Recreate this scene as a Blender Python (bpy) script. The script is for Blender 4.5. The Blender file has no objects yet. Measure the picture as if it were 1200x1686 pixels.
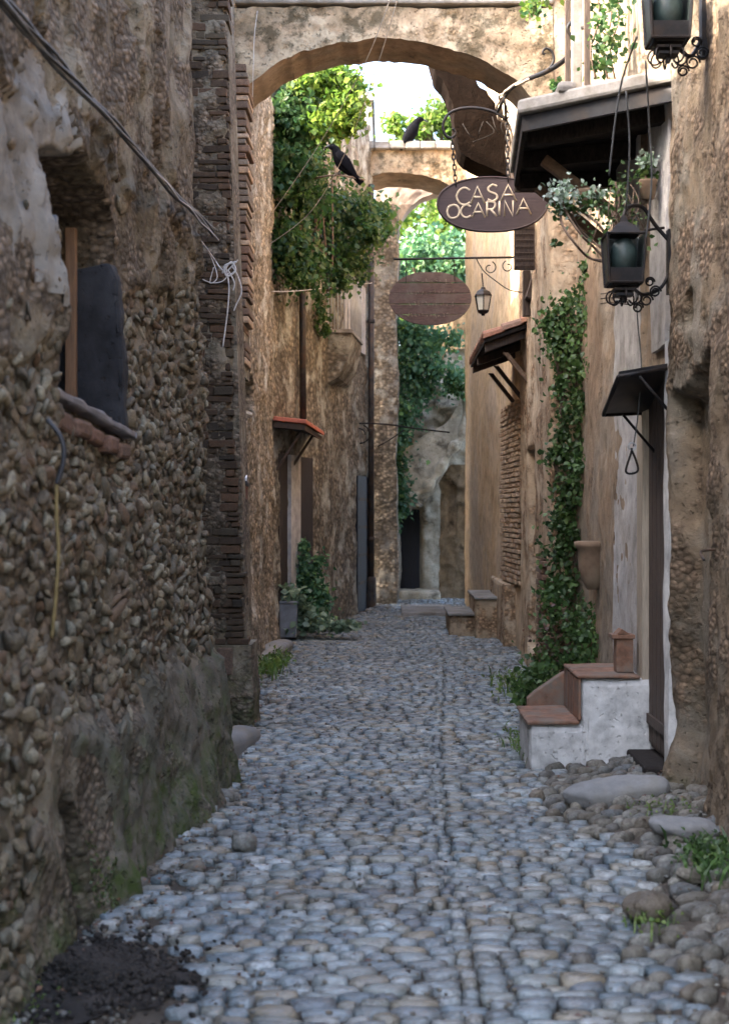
import bpy, math, random
import numpy as np
from mathutils import Vector, Matrix, Euler
random.seed(7); rng = np.random.default_rng(7)
S = bpy.context.scene; COL = S.collection; PI = math.pi
# ------------------------------------------------------------------ camera, sky, sun, exposure
FP, CX, CY, EYE = 2400.0, 640.0, 850.0, 1.6       # focal length and axis in photo pixels, eye height
cam = bpy.data.cameras.new('camera'); co = bpy.data.objects.new('camera', cam); COL.objects.link(co)
co.location = (0, 0, EYE); co.rotation_euler = (PI/2, 0, 0)
cam.sensor_fit = 'VERTICAL'; cam.sensor_height = 36; cam.lens = FP/1686*36
cam.shift_x = -(CX-600)/1686; cam.shift_y = (CY-843)/1686
cam.clip_end = 2000; cam.clip_start = .05
cam.dof.use_dof = True; cam.dof.focus_distance = 11.5; cam.dof.aperture_fstop = 3.2
S.camera = co
SUN = Vector((-1.3, -.42, 1.0)).normalized()      # towards the sun
w = bpy.data.worlds.new('World'); S.world = w; w.use_nodes = True
nt = w.node_tree; bg = nt.nodes['Background']; sk = nt.nodes.new('ShaderNodeTexSky'); sk.sky_type = 'NISHITA'
sk.sun_disc = False; sk.sun_elevation = math.asin(SUN.z); sk.sun_rotation = math.atan2(SUN.x, SUN.y)
sk.air_density = 1.0; sk.dust_density = 6.0; sk.ozone_density = 1.3
nt.links.new(sk.outputs[0], bg.inputs[0]); bg.inputs[1].default_value = .15
sl = bpy.data.lights.new('sun', 'SUN'); sl.energy = 2.1; sl.angle = math.radians(.5); sl.color = (1, .9, .76)
so = bpy.data.objects.new('sun', sl); COL.objects.link(so); so.location = (0, 0, 30)
so.rotation_euler = (-SUN).to_track_quat('-Z', 'Y').to_euler()
vs = S.view_settings; S.display_settings.display_device = 'sRGB'
vs.view_transform = 'Standard'; vs.look = 'None'; vs.gamma = 1; vs.use_curve_mapping = False; vs.exposure = 3.5
S.cycles.max_bounces = 8; S.cycles.diffuse_bounces = 5; S.cycles.transparent_max_bounces = 8
try: S.cycles.use_denoising = True
except Exception: pass

def P(px, py, Y): return Vector(((px-CX)*Y/FP, Y, EYE-(py-CY)*Y/FP))
def PXx(px, Y): return (px-CX)*Y/FP
def PYz(py, Y): return EYE-(py-CY)*Y/FP

# ------------------------------------------------------------------ numpy noise
def _h(ix, iy, iz, s=0):
    n = (ix.astype(np.int64)*374761393 + iy.astype(np.int64)*668265263 + iz.astype(np.int64)*2147483647 + s*1274126177) & 0xffffffff
    n = ((n ^ (n >> 13))*1274126177) & 0xffffffff
    n = (n ^ (n >> 16)) & 0xffffffff
    return n/4294967295.0
def vnoise(x, y, z=0, s=0):
    x, y, z = np.broadcast_arrays(np.asarray(x, float), np.asarray(y, float), np.asarray(z, float))
    fx, fy, fz = np.floor(x), np.floor(y), np.floor(z); u, v, w_ = x-fx, y-fy, z-fz
    u, v, w_ = u*u*(3-2*u), v*v*(3-2*v), w_*w_*(3-2*w_)
    r = 0
    for dx in (0, 1):
        for dy in (0, 1):
            for dz in (0, 1):
                r = r+_h(fx+dx, fy+dy, fz+dz, s)*(u if dx else 1-u)*(v if dy else 1-v)*(w_ if dz else 1-w_)
    return r*2-1
def fbm(x, y, z=0, o=4, s=0, g=.5):
    r, a, f = 0, 1, 1
    for i in range(o):
        r = r+a*vnoise(x*f, y*f, np.asarray(z)*f, s+i*17); a *= g; f *= 2.03
    return r
def worley(x, y, s=0):
    fx, fy = np.floor(x), np.floor(y); best = np.full(x.shape, 9.)
    for dx in (-1, 0, 1):
        for dy in (-1, 0, 1):
            cx, cy = fx+dx, fy+dy; z0 = np.zeros_like(cx)
            px = cx+_h(cx, cy, z0, s); py = cy+_h(cx, cy, z0+1, s)
            best = np.minimum(best, np.hypot(px-x, py-y))
    return best
def sst(a, b, x):
    t = np.clip((np.asarray(x, float)-a)/(b-a), 0, 1); return t*t*(3-2*t)
def box_mask(u, z, u0, u1, z0, z1, e=.02):
    return sst(u0-e, u0+e, u)*(1-sst(u1-e, u1+e, u))*sst(z0-e, z0+e, z)*(1-sst(z1-e, z1+e, z))

# ------------------------------------------------------------------ materials
class NT:
    def __init__(s, name):
        s.m = bpy.data.materials.new(name); s.m.use_nodes = True; s.t = s.m.node_tree
        s.b = s.t.nodes['Principled BSDF']; s.out = s.t.nodes['Material Output']
        s.tc = s.t.nodes.new('ShaderNodeTexCoord')
    def n(s, typ, ins={}, **props):
        nd = s.t.nodes.new(typ)
        for k, v in props.items(): setattr(nd, k, v)
        for k, v in ins.items():
            if hasattr(v, 'is_linked') or isinstance(v, bpy.types.NodeSocket): s.t.links.new(v, nd.inputs[k])
            else: nd.inputs[k].default_value = v
        return nd
    def co(s, sc=(1, 1, 1), off=(0, 0, 0)):
        return s.n('ShaderNodeMapping', {'Vector': s.tc.outputs['Object'], 'Scale': sc, 'Location': off}).outputs[0]
    def noise(s, sc, det=5, rough=.55, vec=None, dist=0):
        return s.n('ShaderNodeTexNoise', {'Vector': vec or s.tc.outputs['Object'], 'Scale': sc, 'Detail': det, 'Roughness': rough, 'Distortion': dist}).outputs['Fac']
    def ramp(s, f, stops):
        r = s.n('ShaderNodeValToRGB', {'Fac': f}); e = r.color_ramp.elements
        while len(e) < len(stops): e.new(.5)
        for el, (p, c) in zip(e, stops):
            el.position = p; el.color = (c, c, c, 1) if isinstance(c, (int, float)) else (*c, 1)
        return r.outputs[0]
    def math(s, op, a, b=0, clamp=False):
        return s.n('ShaderNodeMath', {0: a, 1: b}, operation=op, use_clamp=clamp).outputs[0]
    def mix(s, f, a, b, mode='MIX'):
        nd = s.t.nodes.new('ShaderNodeMix'); nd.data_type = 'RGBA'; nd.blend_type = mode
        for i, v in ((0, f), (6, a), (7, b)):
            if isinstance(v, bpy.types.NodeSocket): s.t.links.new(v, nd.inputs[i])
            elif i == 0: nd.inputs[i].default_value = v
            else: nd.inputs[i].default_value = (v, v, v, 1) if isinstance(v, (int, float)) else (*v, 1)
        return nd.outputs[2]
    def link(s, sock, name): s.t.links.new(sock, s.b.inputs[name])
    def bump(s, h, d=.01, st=1.0):
        b = s.n('ShaderNodeBump', {'Height': h, 'Distance': d, 'Strength': st}); s.link(b.outputs[0], 'Normal')

def mat_wall(name, cols, s1=1.2, agg=.5, aggs=22, aggcol=(.16, .12, .08), moss=0, mossh=.7, streak=.35, fine=1.0, rough=.92, bump=.012, damp=0, hole=.3, blotch=0, mossoff=0):
    N = NT(name)
    big = N.noise(s1, 7, .62, dist=.4)
    c = N.ramp(big, [(.3+.12*i*3/(len(cols)), k) for i, k in enumerate(cols)])
    mid = N.noise(7, 8, .7)
    c = N.mix(1, c, N.ramp(mid, [(.28, .55), (.5, .95), (.72, 1.25)]), 'MULTIPLY')
    # exposed small stones where the render has weathered away
    vor = N.n('ShaderNodeTexVoronoi', {'Vector': N.co((1, 1, 1.25)), 'Scale': aggs, 'Randomness': 1.0})
    cellc = N.ramp(N.n('ShaderNodeSeparateColor', {0: vor.outputs['Color']}).outputs[0], [(0, tuple(x*.55 for x in aggcol)), (.45, aggcol), (.8, tuple(min(1, x*1.4) for x in aggcol)), (1, tuple(min(1, x*1.75) for x in aggcol))])
    patch = N.ramp(N.noise(2.3, 6, .65), [(.62-agg*.4, 0), (.72-agg*.4, 1)])
    stone = N.mix(N.ramp(vor.outputs['Distance'], [(.3, 0), (.75, 1)]), cellc, tuple(x*.5 for x in aggcol))
    c = N.mix(patch, c, stone)
    # small holes
    hol = N.ramp(N.noise(34, 3, .5), [(.30, 1), (.38, 0)])
    c = N.mix(N.math('MULTIPLY', hol, hole), c, (.03, .022, .016))
    if blotch:
        bl = N.ramp(N.noise(2.6, 9, .74), [(.49, 0), (.57, 1)])
        c = N.mix(N.math('MULTIPLY', bl, blotch), c, (.045, .038, .02))
    st = N.ramp(N.noise(1.6, 6, .65, vec=N.co((1.5, 1.5, .3))), [(.3, 1-streak), (.65, 1.0)])
    c = N.mix(1, c, st, 'MULTIPLY')
    if moss or damp:
        z = N.n('ShaderNodeSeparateXYZ', {0: N.tc.outputs['Object']}).outputs[2]
        g = N.math('ADD', N.math('MULTIPLY', z, 1/mossh), N.math('MULTIPLY', N.noise(1.9, 6, .7), 1.6)); g = N.math('SUBTRACT', g, mossoff)
        f = N.ramp(g, [(.62, 1), (1.3 if False else .98, 0)])
        if damp: c = N.mix(N.math('MULTIPLY', f, damp), c, (.06, .055, .05))
        if moss:
            f2 = N.math('MULTIPLY', f, N.ramp(N.noise(5.5, 5, .7), [(.42, 0), (.6, 1)]))
            c = N.mix(N.math('MULTIPLY', f2, moss), c, (.06, .085, .022))
    N.link(c, 'Base Color'); N.b.inputs['Roughness'].default_value = rough; N.b.inputs['Specular IOR Level'].default_value = .25
    h = N.math('ADD', N.math('MULTIPLY', mid, 1.2), N.math('MULTIPLY', N.noise(55, 5, .7), .35*fine))
    vh = N.math('MULTIPLY', N.math('SUBTRACT', 1, vor.outputs['Distance']), N.math('MULTIPLY', patch, 1.1))
    h = N.math('SUBTRACT', N.math('ADD', h, vh), N.math('MULTIPLY', hol, .8))
    N.bump(h, bump, 1.0)
    return N.m

def mat_stone(name, cols, rough=(.5, .8), nsc=9, bump=.004, spec=.4, dirt=(.07, .055, .04), dirtf=.35, patchf=0):
    N = NT(name)
    oin = N.n('ShaderNodeObjectInfo'); oi = oin.outputs['Random']
    vec = N.n('ShaderNodeVectorMath', {0: N.tc.outputs['Object'], 1: oin.outputs['Location']}, operation='ADD').outputs[0]; ge = N.n('ShaderNodeNewGeometry').outputs['Random Per Island']
    r = N.math('FRACT', N.math('ADD', oi, ge))
    c = N.ramp(r, [(i/(len(cols)-1), k) for i, k in enumerate(cols)])
    m = N.noise(nsc, 6, .65, vec=vec)
    c = N.mix(1, c, N.ramp(m, [(.25, .6), (.5, 1.0), (.75, 1.3)]), 'MULTIPLY')
    d = N.ramp(N.noise(nsc*2.7, 5, .7, vec=vec), [(.46, 0), (.62, 1)])
    c = N.mix(N.math('MULTIPLY', d, dirtf), c, dirt)
    sp = N.ramp(N.noise(nsc*9, 3, .6, vec=vec), [(.34, .74), (.5, 1.0), (.66, 1.2)])
    c = N.mix(1, c, sp, 'MULTIPLY')
    if patchf:
        pt = N.ramp(N.noise(1.5, 7, .68, vec=vec), [(.44, 0), (.66, 1)])
        c = N.mix(N.math('MULTIPLY', pt, patchf*.7), c, dirt)
        c = N.mix(1, c, N.ramp(N.noise(.7, 4, .6, vec=vec), [(.35, .78), (.65, 1.2)]), 'MULTIPLY')
    N.link(c, 'Base Color')
    N.link(N.ramp(m, [(.3, rough[0]), (.7, rough[1])]), 'Roughness'); N.b.inputs['Specular IOR Level'].default_value = spec
    N.bump(N.math('ADD', m, N.math('MULTIPLY', N.noise(nsc*6, 4, .6, vec=vec), .4)), bump, 1)
    return N.m

def mat_leaf(name, cols, tr=.35, rough=.5):
    N = NT(name)
    r = N.n('ShaderNodeNewGeometry').outputs['Random Per Island']
    c = N.ramp(r, [(i/(len(cols)-1), k) for i, k in enumerate(cols)])
    big = N.noise(1.1, 3, .6)
    c = N.mix(1, c, N.ramp(big, [(.35, .7), (.65, 1.3)]), 'MULTIPLY')
    N.link(c, 'Base Color'); N.b.inputs['Roughness'].default_value = rough
    t = N.n('ShaderNodeBsdfTranslucent', {'Color': c})
    mx = N.n('ShaderNodeMixShader', {0: tr, 1: N.b.outputs[0], 2: t.outputs[0]})
    N.t.links.new(mx.outputs[0], N.out.inputs[0]); return N.m

def mat_simple(name, col, rough=.7, metal=0, var=.35, nsc=8, bump=.002, stretch=(1, 1, 1), col2=None, spec=.5, trans=0):
    N = NT(name)
    m = N.noise(nsc, 6, .65, vec=N.co(stretch))
    c = N.mix(1, col, N.ramp(m, [(.3, 1-var), (.7, 1+var)]), 'MULTIPLY')
    if col2: c = N.mix(N.ramp(N.noise(nsc*.45, 6, .7), [(.45, 0), (.62, 1)]), c, col2)
    N.link(c, 'Base Color'); N.b.inputs['Roughness'].default_value = rough; N.b.inputs['Metallic'].default_value = metal
    N.b.inputs['Specular IOR Level'].default_value = spec
    if trans: N.b.inputs['Transmission Weight'].default_value = trans
    if bump: N.bump(m, bump, 1)
    return N.m

M = {}
M['near_left'] = mat_wall('river_stone_wall_render', [(0.086, 0.068, 0.048), (0.153, 0.123, 0.085), (0.219, 0.184, 0.133), (0.265, 0.239, 0.184)], 1.6, .50, 26, (.17, .135, .10), moss=.9, mossh=1.8, mossoff=.12, damp=0, bump=.022, streak=.12, blotch=.4)
M['base_coat'] = mat_wall('mossy_grey_base_render', [(0.08, 0.07, 0.054), (0.136, 0.12, 0.096), (0.176, 0.156, 0.124), (0.152, 0.148, 0.12)], 2.6, .2, 34, (.16, .13, .10), moss=1.0, mossh=2.0, mossoff=.22, bump=.022, streak=.15, hole=.45, blotch=.35)
M['pale_coat'] = mat_wall('pale_render_coat', [(0.16, 0.144, 0.124), (0.216, 0.2, 0.172), (0.256, 0.24, 0.212), (0.272, 0.264, 0.24)], 1.4, -.05, 24, (.2, .16, .12), bump=.008, streak=.3, hole=.15, fine=.6)
M['mid_left'] = mat_wall('ochre_rubble_wall', [(0.191, 0.174, 0.144), (0.345, 0.316, 0.263), (0.435, 0.406, 0.343), (0.488, 0.474, 0.417)], .9, .6, 17, (.32, .26, .19), moss=.3, blotch=.35, mossh=.7, bump=.014, streak=.25, hole=.55)
M['far_left'] = mat_wall('pebbled_grey_ochre_wall', [(0.207, 0.193, 0.153), (0.353, 0.331, 0.271), (0.439, 0.421, 0.35), (0.496, 0.49, 0.429)], 1.0, .55, 14, (.24, .20, .15), blotch=.3, moss=.25, mossh=.8, bump=.014, streak=.4, hole=.5)
M['arch'] = mat_wall('mossy_ochre_arch_render', [(0.086, 0.075, 0.05), (0.288, 0.22, 0.144), (0.407, 0.306, 0.205), (0.48, 0.394, 0.278)], 2.2, .22, 18, (.24, .17, .10), bump=.018, streak=.2, hole=.4, blotch=.75)
M['ochre'] = mat_wall('warm_ochre_plaster', [(0.466, 0.317, 0.179), (0.554, 0.391, 0.227), (0.593, 0.436, 0.273), (0.528, 0.409, 0.29)], .7, -.1, 20, (.34, .24, .15), moss=0, bump=.005, streak=.12, fine=.6, hole=.12, damp=.25, mossh=1.6)
M['ochre_rough'] = mat_wall('weathered_ochre_plaster', [(0.256, 0.185, 0.12), (0.446, 0.331, 0.216), (0.516, 0.386, 0.257), (0.573, 0.459, 0.329)], 1.1, .35, 24, (.34, .22, .13), moss=.2, mossh=.6, bump=.010, streak=.3, hole=.35)
M['near_right'] = mat_wall('brown_weathered_render', [(0.113, 0.082, 0.051), (0.181, 0.132, 0.086), (0.218, 0.165, 0.111), (0.201, 0.173, 0.135)], 1.3, .42, 24, (.17, .12, .08), blotch=.35, moss=.5, mossh=.65, bump=.016, streak=.15, damp=.3, hole=.4)
M['brown_plaster'] = mat_wall('brown_plaster', [(0.197, 0.132, 0.083), (0.272, 0.192, 0.127), (0.298, 0.221, 0.152), (0.283, 0.23, 0.176)], 1.3, .1, 24, (.2, .14, .09), bump=.008, streak=.18, hole=.3, blotch=.12)
M['grey_plaster'] = mat_wall('grey_lime_plaster', [(.34, .31, .28), (.42, .39, .36), (.45, .43, .41), (.48, .46, .45)], 1.0, -.2, 20, (.3, .27, .22), bump=.004, streak=.22, fine=.5, hole=.08)
M['white_plaster'] = mat_wall('whitewashed_plaster', [(.40, .39, .37), (.54, .53, .51), (.60, .59, .57), (.62, .615, .60)], 1.6, -.1, 24, (.35, .32, .28), bump=.006, streak=.2, fine=.6, hole=.12, damp=.5, mossh=.35)
M['far_rock'] = mat_wall('pale_layered_rock', [(0.322, 0.26, 0.173), (0.517, 0.441, 0.313), (0.621, 0.542, 0.41), (0.644, 0.576, 0.454)], 1.4, .2, 10, (.3, .25, .18), bump=.02, streak=.4)
M['far_brown'] = mat_wall('dark_ochre_rendered_wall', [(.17, .12, .07), (.29, .205, .12), (.36, .26, .155), (.38, .29, .19)], 1.2, .2, 14, (.2, .14, .08), bump=.014, streak=.55)
M['rubble'] = mat_stone('river_stones', [(0.059, 0.05, 0.034), (0.133, 0.107, 0.068), (0.185, 0.153, 0.1), (0.119, 0.076, 0.047), (0.148, 0.141, 0.108), (0.237, 0.214, 0.155), (0.096, 0.084, 0.064), (0.148, 0.111, 0.068)], (.65, .9), 12, .010, .25, dirtf=.6)
M['cobble'] = mat_stone('street_cobbles', [(0.084, 0.123, 0.148), (0.191, 0.236, 0.261), (0.145, 0.177, 0.187), (0.283, 0.323, 0.329), (0.068, 0.092, 0.119), (0.206, 0.23, 0.216), (0.206, 0.177, 0.127), (0.343, 0.376, 0.381)], (.20, .46), 9, .016, .75, dirt=(.10, .08, .06), dirtf=.5, patchf=.55)
M['verge'] = mat_stone('verge_cobbles', [(0.112, 0.11, 0.095), (0.168, 0.151, 0.118), (0.141, 0.147, 0.14), (0.224, 0.218, 0.189), (0.145, 0.119, 0.086), (0.112, 0.123, 0.127)], (.45, .75), 9, .018, .4, dirtf=.6, patchf=.6)
M['soil'] = mat_wall('earth_between_cobbles', [(.025, .021, .017), (.05, .04, .031), (.07, .057, .044), (.09, .075, .058)], 2.2, .3, 40, (.12, .10, .08), bump=.01, streak=0)
M['darksoil'] = mat_wall('black_damp_earth', [(.015, .014, .013), (.025, .022, .02), (.04, .034, .03)], 4, .4, 60, (.03, .026, .022), bump=.012, streak=0)
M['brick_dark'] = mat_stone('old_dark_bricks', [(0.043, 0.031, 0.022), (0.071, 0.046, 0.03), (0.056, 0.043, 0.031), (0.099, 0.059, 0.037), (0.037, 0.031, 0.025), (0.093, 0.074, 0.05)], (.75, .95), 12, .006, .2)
M['sill_brick'] = mat_stone('worn_sill_bricks', [(.12, .075, .055), (.17, .095, .068), (.10, .08, .062)], (.8, .95), 12, .008, .2, dirtf=.6)
M['brick_tan'] = mat_stone('tan_bricks', [(.42, .30, .20), (.50, .37, .25), (.36, .24, .155), (.46, .35, .26)], (.75, .95), 12, .005, .2)
M['brick_red'] = mat_stone('red_bricks', [(0.154, 0.091, 0.065), (0.196, 0.128, 0.09), (0.135, 0.095, 0.072), (0.19, 0.155, 0.119)], (.75, .95), 12, .005, .2)
M['terracotta'] = mat_simple('terracotta', (.19, .098, .06), .88, var=.5, nsc=10, bump=.006, col2=(.15, .12, .095))
M['roof_tile'] = mat_stone('roof_tiles', [(.24, .115, .075), (.33, .165, .105), (.26, .16, .115), (.20, .12, .09)], (.7, .9), 14, .004, .25)
M['red_tin'] = mat_simple('red_tiles', (.42, .12, .07), .6, var=.3, nsc=12)
M['iron'] = mat_simple('black_iron', (.012, .012, .014), .55, .4, var=.5, nsc=20, bump=.001, col2=(.026, .018, .014), spec=.3)
M['rust'] = mat_simple('dark_rusted_metal', (.05, .045, .043), .65, .5, var=.5, nsc=9, col2=(.09, .055, .035))
M['sheet'] = mat_simple('blackened_sheet_metal', (.035, .037, .042), .45, .5, var=.4, nsc=6, col2=(.06, .05, .045))
M['wood_dark'] = mat_simple('dark_weathered_wood', (.055, .036, .026), .8, var=.6, nsc=7, bump=.004, stretch=(14, 14, 1.2))
M['wood_black'] = mat_simple('near_black_boards', (.022, .018, .016), .9, var=.6, nsc=7, bump=.004, stretch=(3, 14, 3), spec=.2)  # near-black wood for boards, doorstep and twigs
M['wood_brown'] = mat_simple('brown_beam_wood', (.16, .10, .062), .8, var=.5, nsc=8, bump=.004, stretch=(3, 3, 3))
M['wood_orange'] = mat_simple('orange_brown_window_wood', (.17, .095, .05), .7, var=.3, nsc=7, stretch=(10, 10, 1))
M['sign_wood'] = mat_simple('plum_brown_painted_board', (.048, .029, .028), .75, var=.25, nsc=7, stretch=(1, 8, 8), col2=(.066, .044, .04))
M['sign_old'] = mat_simple('worn_red_brown_planks', (.105, .062, .052), .85, var=.5, nsc=9, bump=.004, stretch=(1.4, 8, 10), col2=(.15, .11, .09))
M['letter'] = mat_simple('carved_tan_letters', (.50, .40, .28), .8, var=.2, nsc=20)
M['letter_old'] = mat_simple('faded_carved_letters', (.21, .16, .12), .85, var=.4, nsc=30)
M['glass_green'] = mat_simple('dusty_green_glass', (.028, .045, .043), .45, var=.5, nsc=14, bump=0, spec=.35)
M['pane'] = mat_simple('sooty_lamp_pane', (.02, .026, .026), .35, var=.5, nsc=12, bump=0, spec=.3)
M['glass_lamp'] = mat_simple('frosted_lantern_glass', (.55, .53, .45), .35, var=.15, nsc=10, bump=0)
M['dark_int'] = mat_simple('dark_doorway_wood', (.022, .022, .028), .75, var=.4, nsc=6, stretch=(9, 9, .8))
M['far_door'] = mat_simple('dark_brown_far_door', (.022, .014, .011), .8, var=.5, nsc=6, stretch=(9, 9, .8))
M['blue_door'] = mat_simple('blue_black_door', (.012, .015, .026), .6, var=.4, nsc=6, stretch=(9, 9, .8))
M['pale_wood'] = mat_simple('greyed_door_frame', (.30, .25, .19), .8, var=.3, nsc=7, stretch=(12, 12, 1))
M['grey_frame'] = mat_simple('blue_grey_window_frame', (.12, .14, .17), .6, var=.3, nsc=7, stretch=(12, 12, 1))
M['slate'] = mat_simple('slate_sill', (.15, .15, .165), .6, var=.4, nsc=10, bump=.004)
M['reveal'] = mat_wall('blue_grey_reveal_plaster', [(.014, .014, .016), (.026, .027, .031), (.038, .040, .046)], 2, -.2, 20, bump=.006, streak=.2)
M['slab_pale'] = mat_simple('pale_slab_edge', (.25, .235, .215), .85, var=.4, nsc=6, bump=.008, col2=(.15, .13, .105))
M['boulder'] = mat_simple('pale_grey_boulder', (.20, .20, .198), .8, var=.35, nsc=5, bump=.01, col2=(.17, .16, .14))
M['rope'] = mat_simple('pale_wire', (.50, .48, .47), .7, var=.2, nsc=20, bump=0)
M['cable'] = mat_simple('dark_grey_cable', (.06, .065, .07), .6, var=.5, nsc=12, bump=0)
M['yellow'] = mat_simple('faded_yellow_hose', (.17, .125, .045), .6, var=.4, nsc=18, bump=.002)
M['black_hose'] = mat_simple('black_hose', (.02, .022, .028), .5, var=.3, bump=0)
M['crow'] = mat_simple('black_feathers', (.005, .005, .0065), .9, var=.4, nsc=30, bump=.001, spec=.03)
M['crow_beak'] = mat_simple('black_beak', (.02, .02, .02), .3, var=.2, bump=0)
M['eye'] = mat_simple('bird_eye', (.02, .012, .01), .08, var=0, bump=0)
M['pot_grey'] = mat_simple('grey_stone_pot', (.17, .18, .20), .7, var=.3, nsc=8)
M['pot_clay'] = mat_simple('weathered_clay_pot', (.19, .125, .08), .85, var=.35, nsc=8, col2=(.2, .15, .1))
M['bark'] = mat_simple('vine_bark', (.12, .08, .055), .9, var=.5, nsc=16, bump=.004)
M['bark_pale'] = mat_simple('twisted_pale_vine_wood', (.30, .235, .18), .9, var=.5, nsc=18, bump=.006)
M['zinc'] = mat_simple('galvanised_railing', (.42, .45, .47), .45, .5, var=.2, bump=0)
M['pink'] = mat_wall('pinkish_arch_plaster', [(.42, .32, .27), (.5, .40, .34), (.52, .43, .37)], 1.3, -.1, 14, bump=.006)
M['pale_house'] = mat_wall('pale_sunlit_house_plaster', [(.62, .52, .44), (.70, .62, .54), (.74, .68, .6)], .6, -.2, 10, bump=.004)
M['white_paint'] = mat_simple('white_paint', (.72, .72, .74), .5, var=.12, bump=0)
M['redbox'] = mat_simple('dark_red_box', (.12, .035, .02), .6, var=.4, nsc=9)
M['ivy'] = mat_leaf('ivy_leaves', [(.022, .05, .014), (.045, .10, .025), (.08, .155, .035), (.035, .075, .022), (.14, .21, .06)])
M['ivy_blue'] = mat_leaf('blue_green_ivy', [(0.04, 0.115, 0.055), (0.069, 0.172, 0.083), (0.115, 0.241, 0.121), (0.127, 0.23, 0.05)])  # blue-green leaf tones for far ivy, bush and shrub
M['vine'] = mat_leaf('climbing_vine_leaves', [(0.019, 0.057, 0.016), (0.041, 0.102, 0.025), (0.075, 0.139, 0.032), (0.022, 0.074, 0.032), (0.12, 0.164, 0.041)], .5)
M['yellow_leaf'] = mat_leaf('sunny_yellow_green_leaves', [(0.065, 0.146, 0.018), (0.122, 0.206, 0.027), (0.173, 0.241, 0.041), (0.036, 0.103, 0.018)], .55)  # brighter copy of the vine leaves, backlight put into the colour
M['pale_leaf'] = mat_leaf('pale_hosta_leaves', [(.14, .22, .13), (.20, .28, .17), (.26, .34, .24), (.12, .2, .10)], .3)
M['blossom'] = mat_leaf('white_green_florets', [(.38, .46, .40), (.50, .56, .50), (.26, .36, .26), (.16, .26, .14)], .3)
M['weed'] = mat_leaf('weeds', [(.06, .12, .02), (.10, .17, .03), (.15, .21, .05), (.05, .09, .02)], .4)
M['dryleaf'] = mat_leaf('dry_brown_leaves', [(.10, .045, .025), (.16, .08, .04), (.07, .04, .03), (.13, .06, .045)], .2)
M['nest'] = mat_leaf('dark_dry_tangle', [(.008, .005, .004), (.016, .009, .007), (.012, .006, .005)], .1)

CLD = bpy.data.textures.new('wear', 'CLOUDS'); CLD.noise_scale = .16; CLD.noise_depth = 3
# ------------------------------------------------------------------ mesh helpers
def mk(name, V, F, mat=None, parent=None, smooth=True, label=None):
    me = bpy.data.meshes.new(name); V = np.asarray(V, float)
    if parent is not None: V = V-np.array(parent_loc(parent))
    if isinstance(F, np.ndarray):
        n, k = F.shape
        me.vertices.add(len(V)); me.vertices.foreach_set('co', V.ravel())
        me.loops.add(n*k); me.loops.foreach_set('vertex_index', F.ravel().astype(np.int32))
        me.polygons.add(n); me.polygons.foreach_set('loop_start', np.arange(0, n*k, k, dtype=np.int32))
        me.update(calc_edges=True); me.validate()
    else:
        me.from_pydata(V.tolist(), [], F); me.update()
    if smooth: me.polygons.foreach_set('use_smooth', np.ones(len(me.polygons), bool))
    if mat: me.materials.append(mat)
    o = bpy.data.objects.new(name, me); COL.objects.link(o)
    if parent is not None: o.parent = parent
    if label: o['label'] = label
    return o
def parent_loc(p):
    l = Vector(p.location)
    while p.parent: p = p.parent; l = l+Vector(p.location)
    return l
def tag(o, label=None, cat=None, group=None, kind=None):
    for k, v in (('label', label), ('category', cat), ('group', group), ('kind', kind)):
        if v: o[k] = v
    return o
def thing(name, loc, label=None, cat=None, group=None, kind=None):
    o = bpy.data.objects.new(name, None); COL.objects.link(o); o.location = loc; o.empty_display_size = .2
    return tag(o, label, cat, group, kind)
def copy_tree(o, parent=None):
    c = o.copy(); COL.objects.link(c); c.parent = parent
    for ch in list(o.children): copy_tree(ch, c)
    return c

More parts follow.
